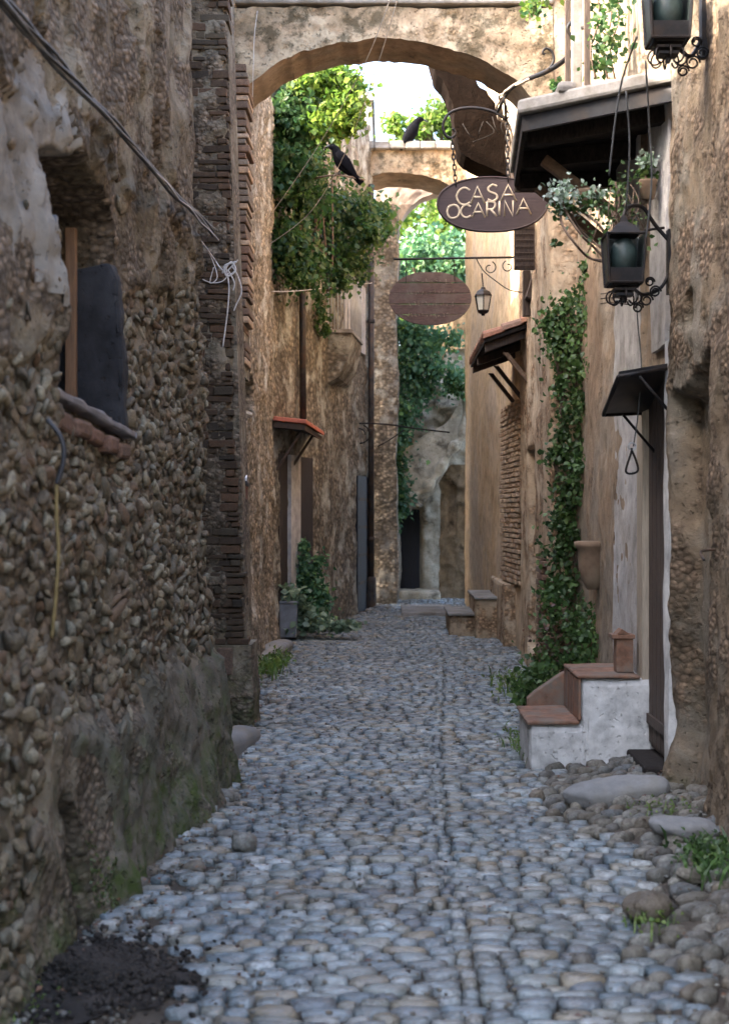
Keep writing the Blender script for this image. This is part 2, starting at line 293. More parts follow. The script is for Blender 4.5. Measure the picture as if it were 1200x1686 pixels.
class G:
    def __init__(s): s.V = []; s.F = []
    def add(s, V, F):
        b = len(s.V); s.V += [tuple(v) for v in V]; s.F += [tuple(i+b for i in f) for f in F]; return s
    def box(s, a, b, rot=None, c=None):
        a, b = Vector(a), Vector(b)
        V = [Vector((x, y, z)) for x in (a.x, b.x) for y in (a.y, b.y) for z in (a.z, b.z)]
        if rot is not None:
            c = Vector(c) if c is not None else (a+b)/2; V = [c+rot @ (v-c) for v in V]
        return s.add(V, [(0, 1, 3, 2), (4, 6, 7, 5), (0, 4, 5, 1), (2, 3, 7, 6), (0, 2, 6, 4), (1, 5, 7, 3)])
    def hexa(s, q0, q1):   # two matching quads
        V = list(q0)+list(q1)
        return s.add(V, [(3, 2, 1, 0), (4, 5, 6, 7), (0, 1, 5, 4), (1, 2, 6, 5), (2, 3, 7, 6), (3, 0, 4, 7)])
    def tube(s, pts, r, n=8, caps=True):
        pts = [Vector(p) for p in pts]; m = len(pts); rs = r if isinstance(r, (list, tuple)) else [r]*m
        V = []; F = []; up = None
        for i, p in enumerate(pts):
            t = (pts[min(i+1, m-1)]-pts[max(i-1, 0)]).normalized()
            if up is None: up = t.orthogonal().normalized()
            up = (up-t*up.dot(t)); up = up.normalized() if up.length > 1e-6 else t.orthogonal().normalized()
            sd = t.cross(up)
            for k in range(n):
                a = 2*PI*k/n; V.append(p+(up*math.cos(a)+sd*math.sin(a))*rs[i])
        for i in range(m-1):
            for k in range(n):
                F.append((i*n+k, i*n+(k+1) % n, (i+1)*n+(k+1) % n, (i+1)*n+k))
        if caps: F.append(tuple(range(n-1, -1, -1))); F.append(tuple((m-1)*n+k for k in range(n)))
        return s.add(V, F)
    def loft(s, pts, rw, rh, up=(0, 0, 1), n=12):
        pts = [Vector(p) for p in pts]; m = len(pts); V = []; F = []; U = Vector(up)
        for i, p in enumerate(pts):
            t = (pts[min(i+1, m-1)]-pts[max(i-1, 0)]).normalized()
            sd = t.cross(U).normalized(); uu = sd.cross(t)
            for k in range(n):
                a = 2*PI*k/n; V.append(p+sd*math.cos(a)*rw[i]+uu*math.sin(a)*rh[i])
        for i in range(m-1):
            for k in range(n): F.append((i*n+k, i*n+(k+1) % n, (i+1)*n+(k+1) % n, (i+1)*n+k))
        F.append(tuple(range(n-1, -1, -1))); F.append(tuple((m-1)*n+k for k in range(n)))
        return s.add(V, F)
    def lathe(s, prof, c, n=20, ax='z', sx=1, sy=1, sides=None):
        c = Vector(c); V = []; F = []; m = len(prof)
        for r, h in prof:
            for k in range(n):
                a = 2*PI*(k+.5)/n; V.append(c+Vector((r*math.cos(a)*sx, r*math.sin(a)*sy, h)))
        for i in range(m-1):
            for k in range(n): F.append((i*n+k, i*n+(k+1) % n, (i+1)*n+(k+1) % n, (i+1)*n+k))
        F.append(tuple(range(n-1, -1, -1))); F.append(tuple((m-1)*n+k for k in range(n)))
        return s.add(V, F)
    def prism(s, poly, d):
        n = len(poly); d = Vector(d); V = [Vector(p) for p in poly]+[Vector(p)+d for p in poly]
        F = [tuple(range(n)), tuple(range(2*n-1, n-1, -1))]+[(i, n+i, n+(i+1) % n, (i+1) % n) for i in range(n)]
        return s.add(V, F)
    def build(s, name, mat, parent=None, smooth=False, bevel=0, label=None, kind=None):
        o = mk(name, s.V, s.F, mat, parent, smooth, label)
        import bmesh
        bm = bmesh.new(); bm.from_mesh(o.data); bmesh.ops.recalc_face_normals(bm, faces=bm.faces); bm.to_mesh(o.data); bm.free()
        if bevel:
            m = o.modifiers.new('bevel', 'BEVEL'); m.width = bevel; m.segments = 2; m.limit_method = 'ANGLE'
        if kind: o['kind'] = kind
        return o
def rough(o, amt=.03, lev=5, bev=.04):
    o.modifiers.clear(); b = o.modifiers.new('bevel', 'BEVEL'); b.width = bev; b.segments = 2
    q = o.modifiers.new('cut', 'SUBSURF'); q.subdivision_type = 'SIMPLE'; q.levels = q.render_levels = lev
    d = o.modifiers.new('wear', 'DISPLACE'); d.texture = CLD; d.strength = amt; d.mid_level = .5; d.texture_coords = 'LOCAL'
    o.data.polygons.foreach_set('use_smooth', [True]*len(o.data.polygons)); return o
def spline(pts, n=8):
    pts = [Vector(p) for p in pts]; out = []
    for i in range(len(pts)-1):
        p0, p1, p2, p3 = pts[max(i-1, 0)], pts[i], pts[i+1], pts[min(i+2, len(pts)-1)]
        for k in range(n):
            t = k/n; out.append(.5*((2*p1)+(p2-p0)*t+(2*p0-5*p1+4*p2-p3)*t*t+(3*p1-p0-3*p2+p3)*t**3))
    out.append(pts[-1]); return out

# wall whose face is a height field over a plan line; face looks to the right-hand or left-hand side (sgn)
def wall_mesh(name, plan, z0, z1, sgn, hf, mat, parent, res=.03, zsplit=None, thick=.5, lean=0, top=None):
    plan = np.array(plan, float); seg = np.hypot(*np.diff(plan, axis=0).T); L = np.concatenate([[0], np.cumsum(seg)])
    nu = max(2, int(L[-1]/res)); u = np.linspace(0, L[-1], nu)
    if zsplit: z = np.concatenate([np.arange(z0, zsplit, res), np.linspace(zsplit, z1, max(2, int((z1-zsplit)/(res*5))))])
    else: z = np.linspace(z0, z1, max(2, int((z1-z0)/res)))
    x = np.interp(u, L, plan[:, 0]); y = np.interp(u, L, plan[:, 1])
    k = max(1, int(.06/res)); tx = np.gradient(x); ty = np.gradient(y)
    tl = np.hypot(tx, ty); nx, ny = ty/tl*sgn, -tx/tl*sgn
    U, Z = np.meshgrid(u, z, indexing='ij'); X = x[:, None]+0*Z; Y = y[:, None]+0*Z
    off = hf(U, Z, X, Y)-lean*Z
    Zt = Z
    if top is not None:
        ht = top(U, X, Y); Zt = np.minimum(Z, ht)
    V = np.stack([X+nx[:, None]*off, Y+ny[:, None]*off, Zt], -1)
    B = np.stack([X-nx[:, None]*thick, Y-ny[:, None]*thick, Zt], -1)
    m, n = U.shape; idx = np.arange(m*n).reshape(m, n)
    F = np.stack([idx[:-1, :-1], idx[1:, :-1], idx[1:, 1:], idx[:-1, 1:]], -1).reshape(-1, 4)
    if sgn < 0: F = F[:, ::-1]
    ring = np.concatenate([idx[0, :], idx[1:, -1], idx[-1, -2::-1], idx[-2:0:-1, 0]])
    nb = len(ring); Vb = np.concatenate([B.reshape(-1, 3)[ring], V.reshape(-1, 3)[ring]]); base = m*n; ar = np.arange(nb); nx_ = (ar+1) % nb
    F2 = np.stack([base+nb+ar, base+ar, base+nx_, base+nb+nx_], -1)
    if sgn < 0: F2 = F2[:, ::-1]
    return mk(name, np.concatenate([V.reshape(-1, 3), Vb]), np.concatenate([F, F2]), mat, parent, True)

# ------------------------------------------------------------------ pebbles, cobbles
import bmesh
def ico(sub=2):
    bm = bmesh.new(); bmesh.ops.create_icosphere(bm, subdivisions=sub, radius=1)
    V = np.array([v.co[:] for v in bm.verts]); F = np.array([[v.index for v in f.verts] for f in bm.faces]); bm.free(); return V, F
ICO2 = ico(2); ICO1 = ico(1); ICO3 = ico(3)
def pebble(p=2.6, amp=.16, seed=0, base=ICO2):
    V = base[0].copy(); r = (np.abs(V)**p).sum(1)**(-1/p); V = V*r[:, None]
    d = 1+amp*fbm(V[:, 0]*1.3+seed*7.1, V[:, 1]*1.3, V[:, 2]*1.3, 2, seed); return V*d[:, None]
def angular(p=2.6, amp=.12, seed=0, cuts=9, lo=.62, hi=.95, base=ICO2):
    V = pebble(p, amp, seed, base); q = np.random.default_rng(seed+900)
    for i in range(cuts):
        n = q.normal(size=3); n /= np.linalg.norm(n); d = q.uniform(lo, hi)*np.abs(V @ n).max(); k = V @ n
        V = V-np.outer(np.clip(k-d, 0, None), n)
    return V
def scatter(name, mat, items, variants, faces, parent, nbig=300, kindname=None, key=None):
    """items: list of (pos, scale xyz, 3x3 rot). The nearest nbig become objects that share meshes, the rest one mesh."""
    items = sorted(items, key=key or (lambda it: it[0][1]/max(it[1])))
    mes = []
    pl = parent_loc(parent)
    KS = .05   # shared meshes are about real size, so that the grain of the material is too
    for i, v in enumerate(variants):
        me = bpy.data.meshes.new(name); me.from_pydata((v*KS).tolist(), [], faces.tolist()); me.materials.append(mat)
        me.polygons.foreach_set('use_smooth', np.ones(len(me.polygons), bool)); mes.append(me)
    for i, (p, s, R) in enumerate(items[:nbig]):
        o = bpy.data.objects.new(name, mes[i % len(mes)]); COL.objects.link(o); o.parent = parent
        m = Matrix(R.tolist()).to_4x4() @ Matrix.Diagonal((s[0]/KS, s[1]/KS, s[2]/KS, 1)); m.translation = Vector(p)-pl; o.matrix_local = m
    rest = items[nbig:]
    if rest:
        n = len(variants[0]); VV = np.stack(variants); k = np.arange(len(rest)) % len(variants)
        s = np.array([r[1] for r in rest]); R = np.array([r[2] for r in rest]); p = np.array([tuple(r[0]) for r in rest])
        V = np.einsum('nij,nkj->nki', R, VV[k]*s[:, None, :])+p[:, None, :]
        F = faces[None]+(np.arange(len(rest))*n)[:, None, None]
        o = mk(kindname or name, V.reshape(-1, 3), F.reshape(-1, 3), mat, parent, True); o['kind'] = 'stuff'
def rotm(rx, ry, rz): return np.array(Euler((rx, ry, rz)).to_matrix())
def basis(ax, ay, az): return np.array([ax, ay, az]).T

# ------------------------------------------------------------------ leaves
def leaves(name, pos, size, mat, parent, nrm=None, spread=1.0, droop=.3, aspect=.75, fold=.25, kind='stuff', label=None, six=False):
    pos = np.asarray(pos, float); n = len(pos)
    size = size*(rng.uniform(.6, 1.3, n)) if np.isscalar(size) else size
    N = rng.normal(size=(n, 3))*spread
    if nrm is not None: N = N+np.asarray(nrm)
    N /= np.linalg.norm(N, axis=1)[:, None]+1e-9
    D = rng.normal(size=(n, 3)); D[:, 2] -= droop*2; D -= N*(D*N).sum(1)[:, None]; D /= np.linalg.norm(D, axis=1)[:, None]+1e-9
    R = np.cross(D, N); s = size[:, None]
    base = pos-D*s*.5; tip = pos+D*s*.5-N*s*.12
    if six:
        la = pos-D*s*.12+R*s*aspect*.5+N*s*fold*.5; ra = pos-D*s*.12-R*s*aspect*.5+N*s*fold*.5
        lb = pos+D*s*.22+R*s*aspect*.33+N*s*fold*.3; rb = pos+D*s*.22-R*s*aspect*.33+N*s*fold*.3; mid = pos+D*s*.1
        V = np.stack([base, la, lb, tip, rb, ra, mid], 1).reshape(-1, 3)
        F0 = np.array([[0, 1, 6], [1, 2, 6], [2, 3, 6], [3, 4, 6], [4, 5, 6], [5, 0, 6]]); k = 7
    else:
        la = pos+R*s*aspect*.5+N*s*fold*.5; ra = pos-R*s*aspect*.5+N*s*fold*.5
        V = np.stack([base, la, tip, ra], 1).reshape(-1, 3); F0 = np.array([[0, 1, 2], [0, 2, 3]]); k = 4
    F = (F0[None]+(np.arange(n)*k)[:, None, None]).reshape(-1, 3)
    o = mk(name, V, F, mat, parent, False, label)
    if kind: o['kind'] = kind
    return o
def clumps(centers, n, sig):
    c = np.array(centers, float); k = rng.integers(0, len(c), n)
    r = rng.normal(size=(n, 3))*.62*rng.uniform(.5, 1.5, n)[:, None]
    return c[k, :3]+r*np.asarray(sig)*(c[k, 3:4] if c.shape[1] > 3 else 1)

# ================================================================== GROUND
g = G(); g.box((-400, -400, -.5), (400, 400, -.12)); tag(g.build('ground', M['soil']), 'bare earth ground far around the village', 'ground', kind='structure')
def XL(Y): return np.interp(Y, [0, 4.6, 8.7, 8.75, 11, 11.2, 13, 18.3, 20.5, 24.3, 27], [-1.28, -1.22, -.97, -1.4, -1.4, -1.05, -1.36, -1.42, -1.0, -.25, -.1])
def XR(Y): return np.interp(Y, [0, 7.5, 8.7, 13, 13.05, 16.5, 17, 25, 27], [1.62, 1.62, 1.68, 1.66, 1.42, 1.5, 1.6, 1.3, 1.35])
def gz(x, Y):
    x = np.asarray(x, float); Y = np.asarray(Y, float)
    z = .018*fbm(x*1.7, Y*1.1, 0, 3, 5)
    z = z+.10*sst(.85, 1.6, x)*(1-sst(9, 11, Y))+.05*sst(-.7, -1.1, x)*0
    z = z+.05*sst(-.55, -1.05, x)*(1-sst(9, 12, Y))-.02*np.exp(-((x-.25)/.08)**2)
    z = z+.035*np.clip(Y-20, 0, 8)*.6
    return z
xs = np.arange(-2.0, 2.4, .035); ys = np.arange(-1.5, 28, .05)
XX, YY = np.meshgrid(xs, ys, indexing='ij'); ZZ = gz(XX, YY)-.028+.006*fbm(XX*20, YY*20, 0, 2, 9)
idx = np.arange(XX.size).reshape(XX.shape)
F = np.stack([idx[:-1, :-1], idx[1:, :-1], idx[1:, 1:], idx[:-1, 1:]], -1).reshape(-1, 4)
street = thing('cobbled_street', (0, 0, 0), 'narrow cobbled lane of rounded blue grey stones running between old houses', 'street', kind='structure')
mk('street_bed', np.stack([XX, YY, ZZ], -1).reshape(-1, 3), F, M['soil'], street)
# stones laid in rows across the lane
items = []; vitems = []
Y = 3.9; row = 0
while Y < 26.8:
    d = random.uniform(.066, .102); xl, xr = float(XL(Y))-.02, float(XR(Y))+.03
    x = xl+random.uniform(0, .06)
    slope = .035*math.sin(Y*.7)
    while x < xr:
        seam = .25+.32*float(sst(7, 18, Y))-.28*float(sst(17, 24, Y))
        wd = random.choice((random.uniform(.07, .10), random.uniform(.09, .13), random.uniform(.12, .17)))
        verge = (x > .97+.12*math.sin(Y*2.1)+random.gauss(0, .07) and Y < 9.6)
        lverge = x < xl+.20+.1*math.sin(Y*3)+random.gauss(0, .06)
        if verge: wd = random.uniform(.07, .15)
        if lverge: wd = random.uniform(.07, .16)
        cx = x+wd/2
        if x < seam < x+wd and abs(cx-seam) > .02:
            wd = max(.06, seam-x-.005); cx = x+wd/2
        x += wd+.002
        yy = Y+d/2+slope*(cx)+random.uniform(-.008, .008)+.006*math.sin(cx*5+row*.4)
        if random.random() < (.015 if not (verge or lverge) else .10): continue
        # hole of black soil by the left wall, boulder, steps
        if cx < -.62-.12*(yy-4.3) and 4.45 < yy < 5.45 and random.random() < .93: continue
        if cx > .87 and yy > 9.18 and yy < 10.0: continue
        z = float(gz(cx, yy))
        if verge:
            items_ = vitems; rz = random.uniform(.25, .75); sc = (wd*.56, d*.38*random.uniform(.75, 1.2), random.uniform(.032, .05)); dz = random.uniform(-.006, .022); tilt = .16
        elif lverge:
            items_ = vitems if random.random() < .35 else items; rz = random.uniform(-.5, .6); sc = (wd*.5, d*.56, random.uniform(.03, .05)); dz = random.uniform(-.012, .02); tilt = .18
        else:
            items_ = items; rz = random.uniform(-.07, .07)+slope; sc = (wd*.50, d*.495*random.uniform(.88, 1.08), random.uniform(.040, .050)); dz = random.uniform(-.006, .006); tilt = .06
        items_.append(((cx, yy, z-.028+dz), sc, rotm(random.uniform(-tilt, tilt), random.uniform(-tilt, tilt), rz)))
    Y += d; row += 1
near_c = [angular(4.6, .10, i, 8, .76, .96) for i in range(20)]
for v_ in near_c: v_[:, 2] = np.where(v_[:, 2] > .55, .55+(v_[:, 2]-.55)*.28, v_[:, 2])
scatter('cobble', M['cobble'], items, near_c, ICO2[1], street, 230, 'cobbles_beyond')
scatter('verge_cobble', M['verge'], vitems, [angular(2.9, .12, 30+i, 5, .75, .97) for i in range(12)], ICO2[1], street, 70, 'verge_cobbles_beyond')
# grit in the joints
gp = []
for i in range(5200):
    yy = 4+22*random.random()**1.7; xx = random.uniform(float(XL(yy)), float(XR(yy)))
    if random.random() < .5: xx = random.choice([float(XL(yy))+abs(random.gauss(0, .16)), float(XR(yy))-abs(random.gauss(0, .16))])
    s = random.uniform(.004, .013)
    gp.append(((xx, yy, float(gz(xx, yy))-.006+s*.4), (s, s*1.2, s*.7), rotm(0, 0, random.uniform(0, 3))))
scatter('grit', M['verge'], gp, [pebble(2.2, .2, i, ICO1) for i in range(5)], ICO1[1], street, 0, 'grit')
# black damp soil
a = np.linspace(0, 2*PI, 40); V = [(-.92, 4.95, float(gz(-.92, 4.95))+.03)]; Fc = []
rings = 7
for r in range(1, rings+1):
    for t in a[:-1]:
        q = r/rings; rr = q*(1+.25*math.sin(3*t+1)+.12*math.sin(7*t)); x_, y_ = -.97+.27*rr*math.cos(t), 4.95+.42*rr*math.sin(t)
        V.append((x_, y_, float(gz(x_, y_))+.028*(1-q*q)-.012*q+.014*random.uniform(-1, 1)))
m_ = 39
for k in range(m_): Fc.append((0, 1+k, 1+(k+1) % m_))
for r in range(rings-1):
    for k in range(m_): b = 1+r*m_; Fc.append((b+k, b+m_+k, b+m_+(k+1) % m_, b+(k+1) % m_))
mk('soil_heap', V, Fc, M['darksoil'], street)
cr = []
for i in range(1500):
    t_ = random.uniform(0, 2*PI); q_ = abs(random.gauss(0, .62)); x_, y_ = -.95+.27*q_*math.cos(t_), 4.97+.44*q_*math.sin(t_); s_ = random.uniform(.003, .013)
    cr.append(((x_, y_, float(gz(x_, y_))+.026*max(0, 1-q_*q_)+.002), (s_, s_*1.3, s_*.8), rotm(random.uniform(0, 1), 0, random.uniform(0, 3))))
scatter('soil_crumbs', M['darksoil'], cr, [pebble(2.1, .3, i, ICO1) for i in range(5)], ICO1[1], street, 0, 'soil_crumbs')

# ================================================================== LEFT NEAR HOUSE
PL = [(-1.30, 1.0), (-1.20, 4.6), (-.97, 8.7)]
def plx(Y): return float(np.interp(Y, [1, 4.6, 8.7], [-1.30, -1.20, -.97]))
LEAN = .045
WY0, WY1, WZ0, WZ1 = 5.50, 6.73, 2.04, 3.02
def stone_zone(Yv, Zv):
    top = np.interp(Yv, [4, 5.1, 6.5, 8.7], [2.05, 2.1, 2.55, 3.1])+.14*fbm(Yv*1.6, Zv*1.6, 0, 3, 21)
    bot = np.interp(Yv, [4, 4.85, 5.2, 6.5, 8.7], [.1, .15, .80, .82, .80])+.12*fbm(Yv*2, Zv*2, 0, 3, 22)
    return sst(-.04, .04, top-Zv)*sst(-.04, .04, Zv-bot)
def hfA(U, Z, X, Yv):
    h = .045*fbm(Yv*.9, Z*.9, 0, 3, 1)+.022*fbm(Yv*3.2, Z*2.2, 0, 4, 2)+.010*fbm(Yv*11, Z*8, 0, 3, 3)
    # broken edges of thick render coats in the upper part
    p = fbm(Yv*1.25+3, Z*.75, 0, 4, 4); up = sst(1.9, 2.6, Z)
    h = h+.035*sst(-.02, .05, p)*up-.03*sst(.30, .34, fbm(Yv*2.1, Z*1.1+7, 0, 4, 8))*up
    h = h+.012*box_mask(Yv+.12*fbm(Yv*2, Z*2, 0, 3, 6), Z, 4.0, 5.8, 2.35, 3.2, .03)
    sz = stone_zone(Yv, Z); h = h-.035*sz
    h = h+.02*(1-sst(.5, .9, Z))*(1+fbm(Yv*4, Z*4, 0, 3, 14))
    # low wall foot bulges out into the lane
    h = h+.05*(1-sst(0, .35, Z))*sst(5.4, 6, Yv)
    e = .05*fbm(Yv*5, Z*5, 0, 3, 11)
    win = box_mask(Yv+e*.6, Z+e*.6-.10*np.sin(np.clip((Yv-WY0)/(WY1-WY0), 0, 1)*PI)*sst(2.6, 2.8, Z), WY0, WY1, WZ0, WZ1-.05, .015)
    h = h*(1-win)-.44*win
    hole = box_mask(Yv+e+(.45-Z)*.0, Z, 5.32+.13*np.clip(Z/.5, 0, 1), 5.66-.12*np.clip(Z/.5, 0, 1), -.3, .54, .02)
    h = h*(1-hole)-.50*hole
    # rounded far end
    h = h-.05*sst(8.55, 8.7, Yv)
    return h
hl = thing('river_stone_house', (-1.2, 5, 0), 'nearest left house, crumbling brown render over exposed river stones, deep dark window', 'house')
wall_mesh('wall', PL, -.15, 6.3, 1, hfA, M['near_left'], hl, .022, 5.0, .55, LEAN)
# exposed river stones
it = []
z = .08
while z < 3.2:
    rh = random.uniform(.032, .052)
    yv = 3.9+random.uniform(0, .05)
    while yv < 8.66:
        wv = random.choice((random.uniform(.03, .05), random.uniform(.045, .075), random.uniform(.06, .105)))
        cy, cz = yv+wv/2, z+random.uniform(-.02, .02)+.03*math.sin(yv*4+z*3); yv += wv*.93
        if random.random() < .10: continue
        q = float(stone_zone(np.array(cy), np.array(cz)))
        lone = random.random() < .05 and cz > .5
        if q < .5 and not lone: continue
        if WY0-.05 < cy < WY1+.04 and WZ0-.10 < cz < WZ1+.05: continue
        if 5.2 < cy < 5.9 and cz < .65: continue
        h = float(hfA(np.array(0.), np.array(cz), np.array(0.), np.array(cy)))-LEAN*cz
        big = random.random() < .16
        s1, s2 = wv*.53*(1.35 if big else 1), rh*.60*random.uniform(.85, 1.15)*(1.3 if big else 1)
        R = rotm(random.uniform(-.9, .9), random.uniform(-.35, .35), random.uniform(-.45, .45))
        it.append(((plx(cy)+h-.004+random.uniform(-.02, .022), cy, cz), (s2*.8 if q > .5 else s2*.5, s1*1.3, s2*1.22), R))
    z += rh
scatter('stone', M['rubble'], it, [angular(2.5, .20, 50+i, 12, .42, .85) for i in range(30)], ICO2[1], hl, 300, 'stones_beyond')
# window: sill, timber edge, blue-grey frame and shutter side seen in the deep reveal
def wfx(Yv, z): return plx(Yv)-LEAN*z
g = G(); g.hexa([(wfx(5.46, 2.1)-.36, 5.46, 2.05), (wfx(5.46, 2.1)-.01, 5.46, 2.06), (wfx(6.75, 2)+.01, 6.75, 1.955), (wfx(6.75, 2)-.36, 6.75, 1.955)],
             [(wfx(5.46, 2.1)-.36, 5.46, 2.09), (wfx(5.46, 2.1)-.01, 5.46, 2.10), (wfx(6.75, 2)+.01, 6.75, 1.99), (wfx(6.75, 2)-.36, 6.75, 1.99)])
sill = rough(g.build('window_sill', M['slate'], hl), .03, 5, .01)
for k in range(5):
    y0 = 5.52+k*.24; x0 = wfx(y0, 2); zz = 1.985-.075*k/4
    g = G(); g.box((x0-.12, y0, zz-.055+random.uniform(-.01, .01)), (x0+.002+.012*(k % 2), y0+.21, zz+.02), Euler((random.uniform(-.1, .1), 0, random.uniform(-.05, .05))).to_matrix()); g.build('brick', M['sill_brick'], hl, bevel=.018)
g = G(); g.box((-1.455, 6.56, 2.0), (-1.41, 6.61, 2.90)); g.build('window_post', M['wood_orange'], hl, bevel=.004)
xo_, xi_ = wfx(6.68, 2.4)-.02, -1.70
pl_ = [(xi_, 1.98), (xo_+.01, 1.98), (xo_+.004, 2.3), (xo_-.012, 2.55), (xo_-.02, 2.68), (xo_-.06, 2.76), (xo_-.14, 2.74), (xi_, 2.70)]
g = G(); g.prism([(a_, 6.655, b_) for a_, b_ in pl_], (0, .1, 0)); rough(g.build('reveal', M['reveal'], hl), .045, 4, .02)
g = G(); g.box((wfx(5.5, 2.5)-.02, 5.51, 2.10), (wfx(5.5, 2.5)+.006, 5.55, 2.74)); g.build('window_frame', M['grey_frame'], hl, bevel=.004)
# pale coat of render left in the upper corner
def patch(name, y0, y1, z0, z1, fn, mat, lift=.014, res=.02):
    ys_, zs_ = np.arange(y0, y1, res), np.arange(z0, z1, res); YY_, ZZ_ = np.meshgrid(ys_, zs_, indexing='ij'); m_ = fn(YY_, ZZ_)
    X_ = np.interp(YY_, [1, 4.6, 8.7], [-1.30, -1.20, -.97])+hfA(0, ZZ_, 0, YY_)-LEAN*ZZ_
    X_ = X_+np.clip(m_*8, -.4, 1)*lift+.014*fbm(YY_*5, ZZ_*4, 0, 4, 5)+.006*fbm(YY_*22, ZZ_*22, 0, 2, 6)
    id_ = np.arange(X_.size).reshape(X_.shape); F_ = np.stack([id_[:-1, :-1], id_[1:, :-1], id_[1:, 1:], id_[:-1, 1:]], -1).reshape(-1, 4)
    keep_ = (m_.reshape(-1)[F_].max(1) > -.05); return mk(name, np.stack([X_, YY_, ZZ_], -1).reshape(-1, 3), F_[keep_], mat, hl)
patch('render_coat', 4.2, 6.1, 2.2, 3.5, lambda a_, b_: np.minimum(np.minimum(5.86-a_, b_-2.42-.30*np.clip(5.3-a_, -1, .3)), 3.22-b_)+.16*fbm(a_*2.4, b_*2.4, 0, 4, 33), M['pale_coat'])
# yellow hose
t = thing('garden_hose', P(70, 990, 4.85), 'faded yellow hose with a black upper end hanging down the river stone wall', 'hose')
G().tube(spline([P(72, 795, 4.85)+Vector((.045, 0, 0)), P(69, 850, 4.85)+Vector((.05, 0, 0)), P(72, 910, 4.85)+Vector((.05, 0, 0)), P(70, 985, 4.85)+Vector((.045, 0, 0)), P(76, 1050, 4.85)+Vector((.02, 0, 0))]), .006).build('hose', M['yellow'], t, True)
G().tube(spline([P(68, 690, 4.85)+Vector((.02, 0, 0)), P(76, 720, 4.85)+Vector((.05, 0, 0)), P(76, 755, 4.85)+Vector((.06, 0, 0)), P(72, 797, 4.85)+Vector((.045, 0, 0))]), .009).build('hose_end', M['black_hose'], t, True)
patch('base_coat', 5.2, 8.72, -.05, 1.1, lambda a_, b_: np.minimum(np.minimum(a_-5.84-.0*b_+.35*sst(.5, .9, b_), .84-b_), 9-a_)+.13*fbm(a_*2.2, b_*2.2, 0, 4, 43), M['base_coat'], .03)
# cable bundle along the wall
t = thing('cable_bundle', P(320, 385, 8.6), 'dark twisted cables sagging along the top of the left stone wall', 'cable')
for k in range(4):
    pts = []
    for i in range(15):
        f = i/14; Yc = 4.3+4.45*f; zz = 3.25-.03*math.sin(f*PI)+.045*f+.012*math.sin(f*17+k*2)+.007*k
        pts.append((plx(Yc)-LEAN*3.2+.085+.02*math.sin(f*5)+.009*math.sin(f*23+k*1.7), Yc, zz))
    G().tube(spline(pts, 3), .0065 if k else .010, 6).build('cable', M['cable'], t, True)
pts = [(plx(Yc)-LEAN*3.2+.10, Yc, 3.245+.01*math.sin(Yc*9)) for Yc in np.linspace(5.5, 8.7, 12)]
G().tube(spline(pts, 3), .004, 5).build('pale_wire', M['rope'], t, True)
# white tangle
t = thing('white_wire_tangle', P(375, 445, 10.4), 'knotted white wires with loose ends hanging in front of the brick pillar', 'wire')
def A(px, py, Y=10.3): return P(px, py, Y)
for pts, r in (([P(330, 395, 8.75), A(352, 425), A(362, 440), A(372, 447), A(384, 436), A(392, 428)], .004), ([P(322, 390, 8.7), A(345, 418), A(358, 455), A(346, 466), A(352, 440)], .003),
               ([A(372, 440), A(377, 470), A(375, 510), A(367, 572)], .0045), ([A(382, 438), A(392, 455), A(398, 480), A(390, 500), A(385, 512)], .004),
               ([A(366, 450), A(380, 432), A(388, 445), A(374, 455), A(370, 438), A(390, 431)], .006), ([A(376, 445), A(386, 465), A(384, 478)], .004),
               ([A(334, 460), A(350, 466), A(368, 462), A(378, 448)], .003)):
    G().tube(spline(pts, 6), r*1.25, 5).build('wire', M['rope'], t, True)

# ================================================================== BRICK PILLAR (left, behind the near house)
bp = thing('brick_pillar', (-1.2, 11.2, 0), 'tall dark thin brick buttress between the near stone house and the ochre wall', 'pillar')
g = G(); YB = 11.12
def pxr(z): return np.interp(z, [0, 1.2, 2.4, 5.4], [PXx(416, YB), PXx(400, YB), PXx(383, YB), PXx(374, YB)])
def pxl(z): return np.interp(z, [0, 1.2, 5.4], [PXx(350, YB), PXx(325, YB), PXx(300, YB)])
zc = -.1
core = []
g.hexa([(-1.75, YB+.05, -.2), (float(pxr(0))-.03, YB+.05, -.2), (float(pxr(0))-.03, YB+.6, -.2), (-1.75, YB+.6, -.2)],
       [(-1.75, YB+.05, 6.6), (float(pxr(5.4))-.04, YB+.05, 6.6), (float(pxr(5.4))-.04, YB+.6, 6.6), (-1.75, YB+.6, 6.6)])
g.build('core', M['near_left'], bp)
wall_mesh('mortar_bed', [(-1.5, YB-.008), (-1.245, YB-.008), (-1.245, YB+.3)], .4, 6.5, 1, lambda U, Z, X, Y: .022*fbm(X*9+Y*9, Z*9, 0, 4, 301)+np.where(Y < YB+.02, 0, 1)*(np.interp(Z, [0, 1.2, 2.4, 5.4], [PXx(416, YB), PXx(400, YB), PXx(383, YB), PXx(374, YB)])+1.245-.02), M['near_left'], bp, .02, 5.6, .02)
z = .42
nb = 0; rest = G()
while z < 6.5:
    h = random.choice((random.uniform(.034, .05), random.uniform(.045, .075)))*(1 if z < 5.6 else 2.5)
    xr_ = float(pxr(z))+random.uniform(-.016, .016); xl_ = float(pxl(z))-.02
    x = xr_
    while x > xl_:
        wv = random.uniform(.07, .24); x0 = max(x-wv, xl_-.05)
        if random.random() < .07: x = x0; continue
        b = G(); dy = random.uniform(-.006, .018)
        b.box((x0+.004, YB+dy-.02, z), (x-.003, YB+.3, z+h-.010), Euler((0, random.uniform(-.05, .05), random.uniform(-.05, .05))).to_matrix())
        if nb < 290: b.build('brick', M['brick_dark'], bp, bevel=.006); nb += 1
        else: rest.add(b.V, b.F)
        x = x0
    z += h
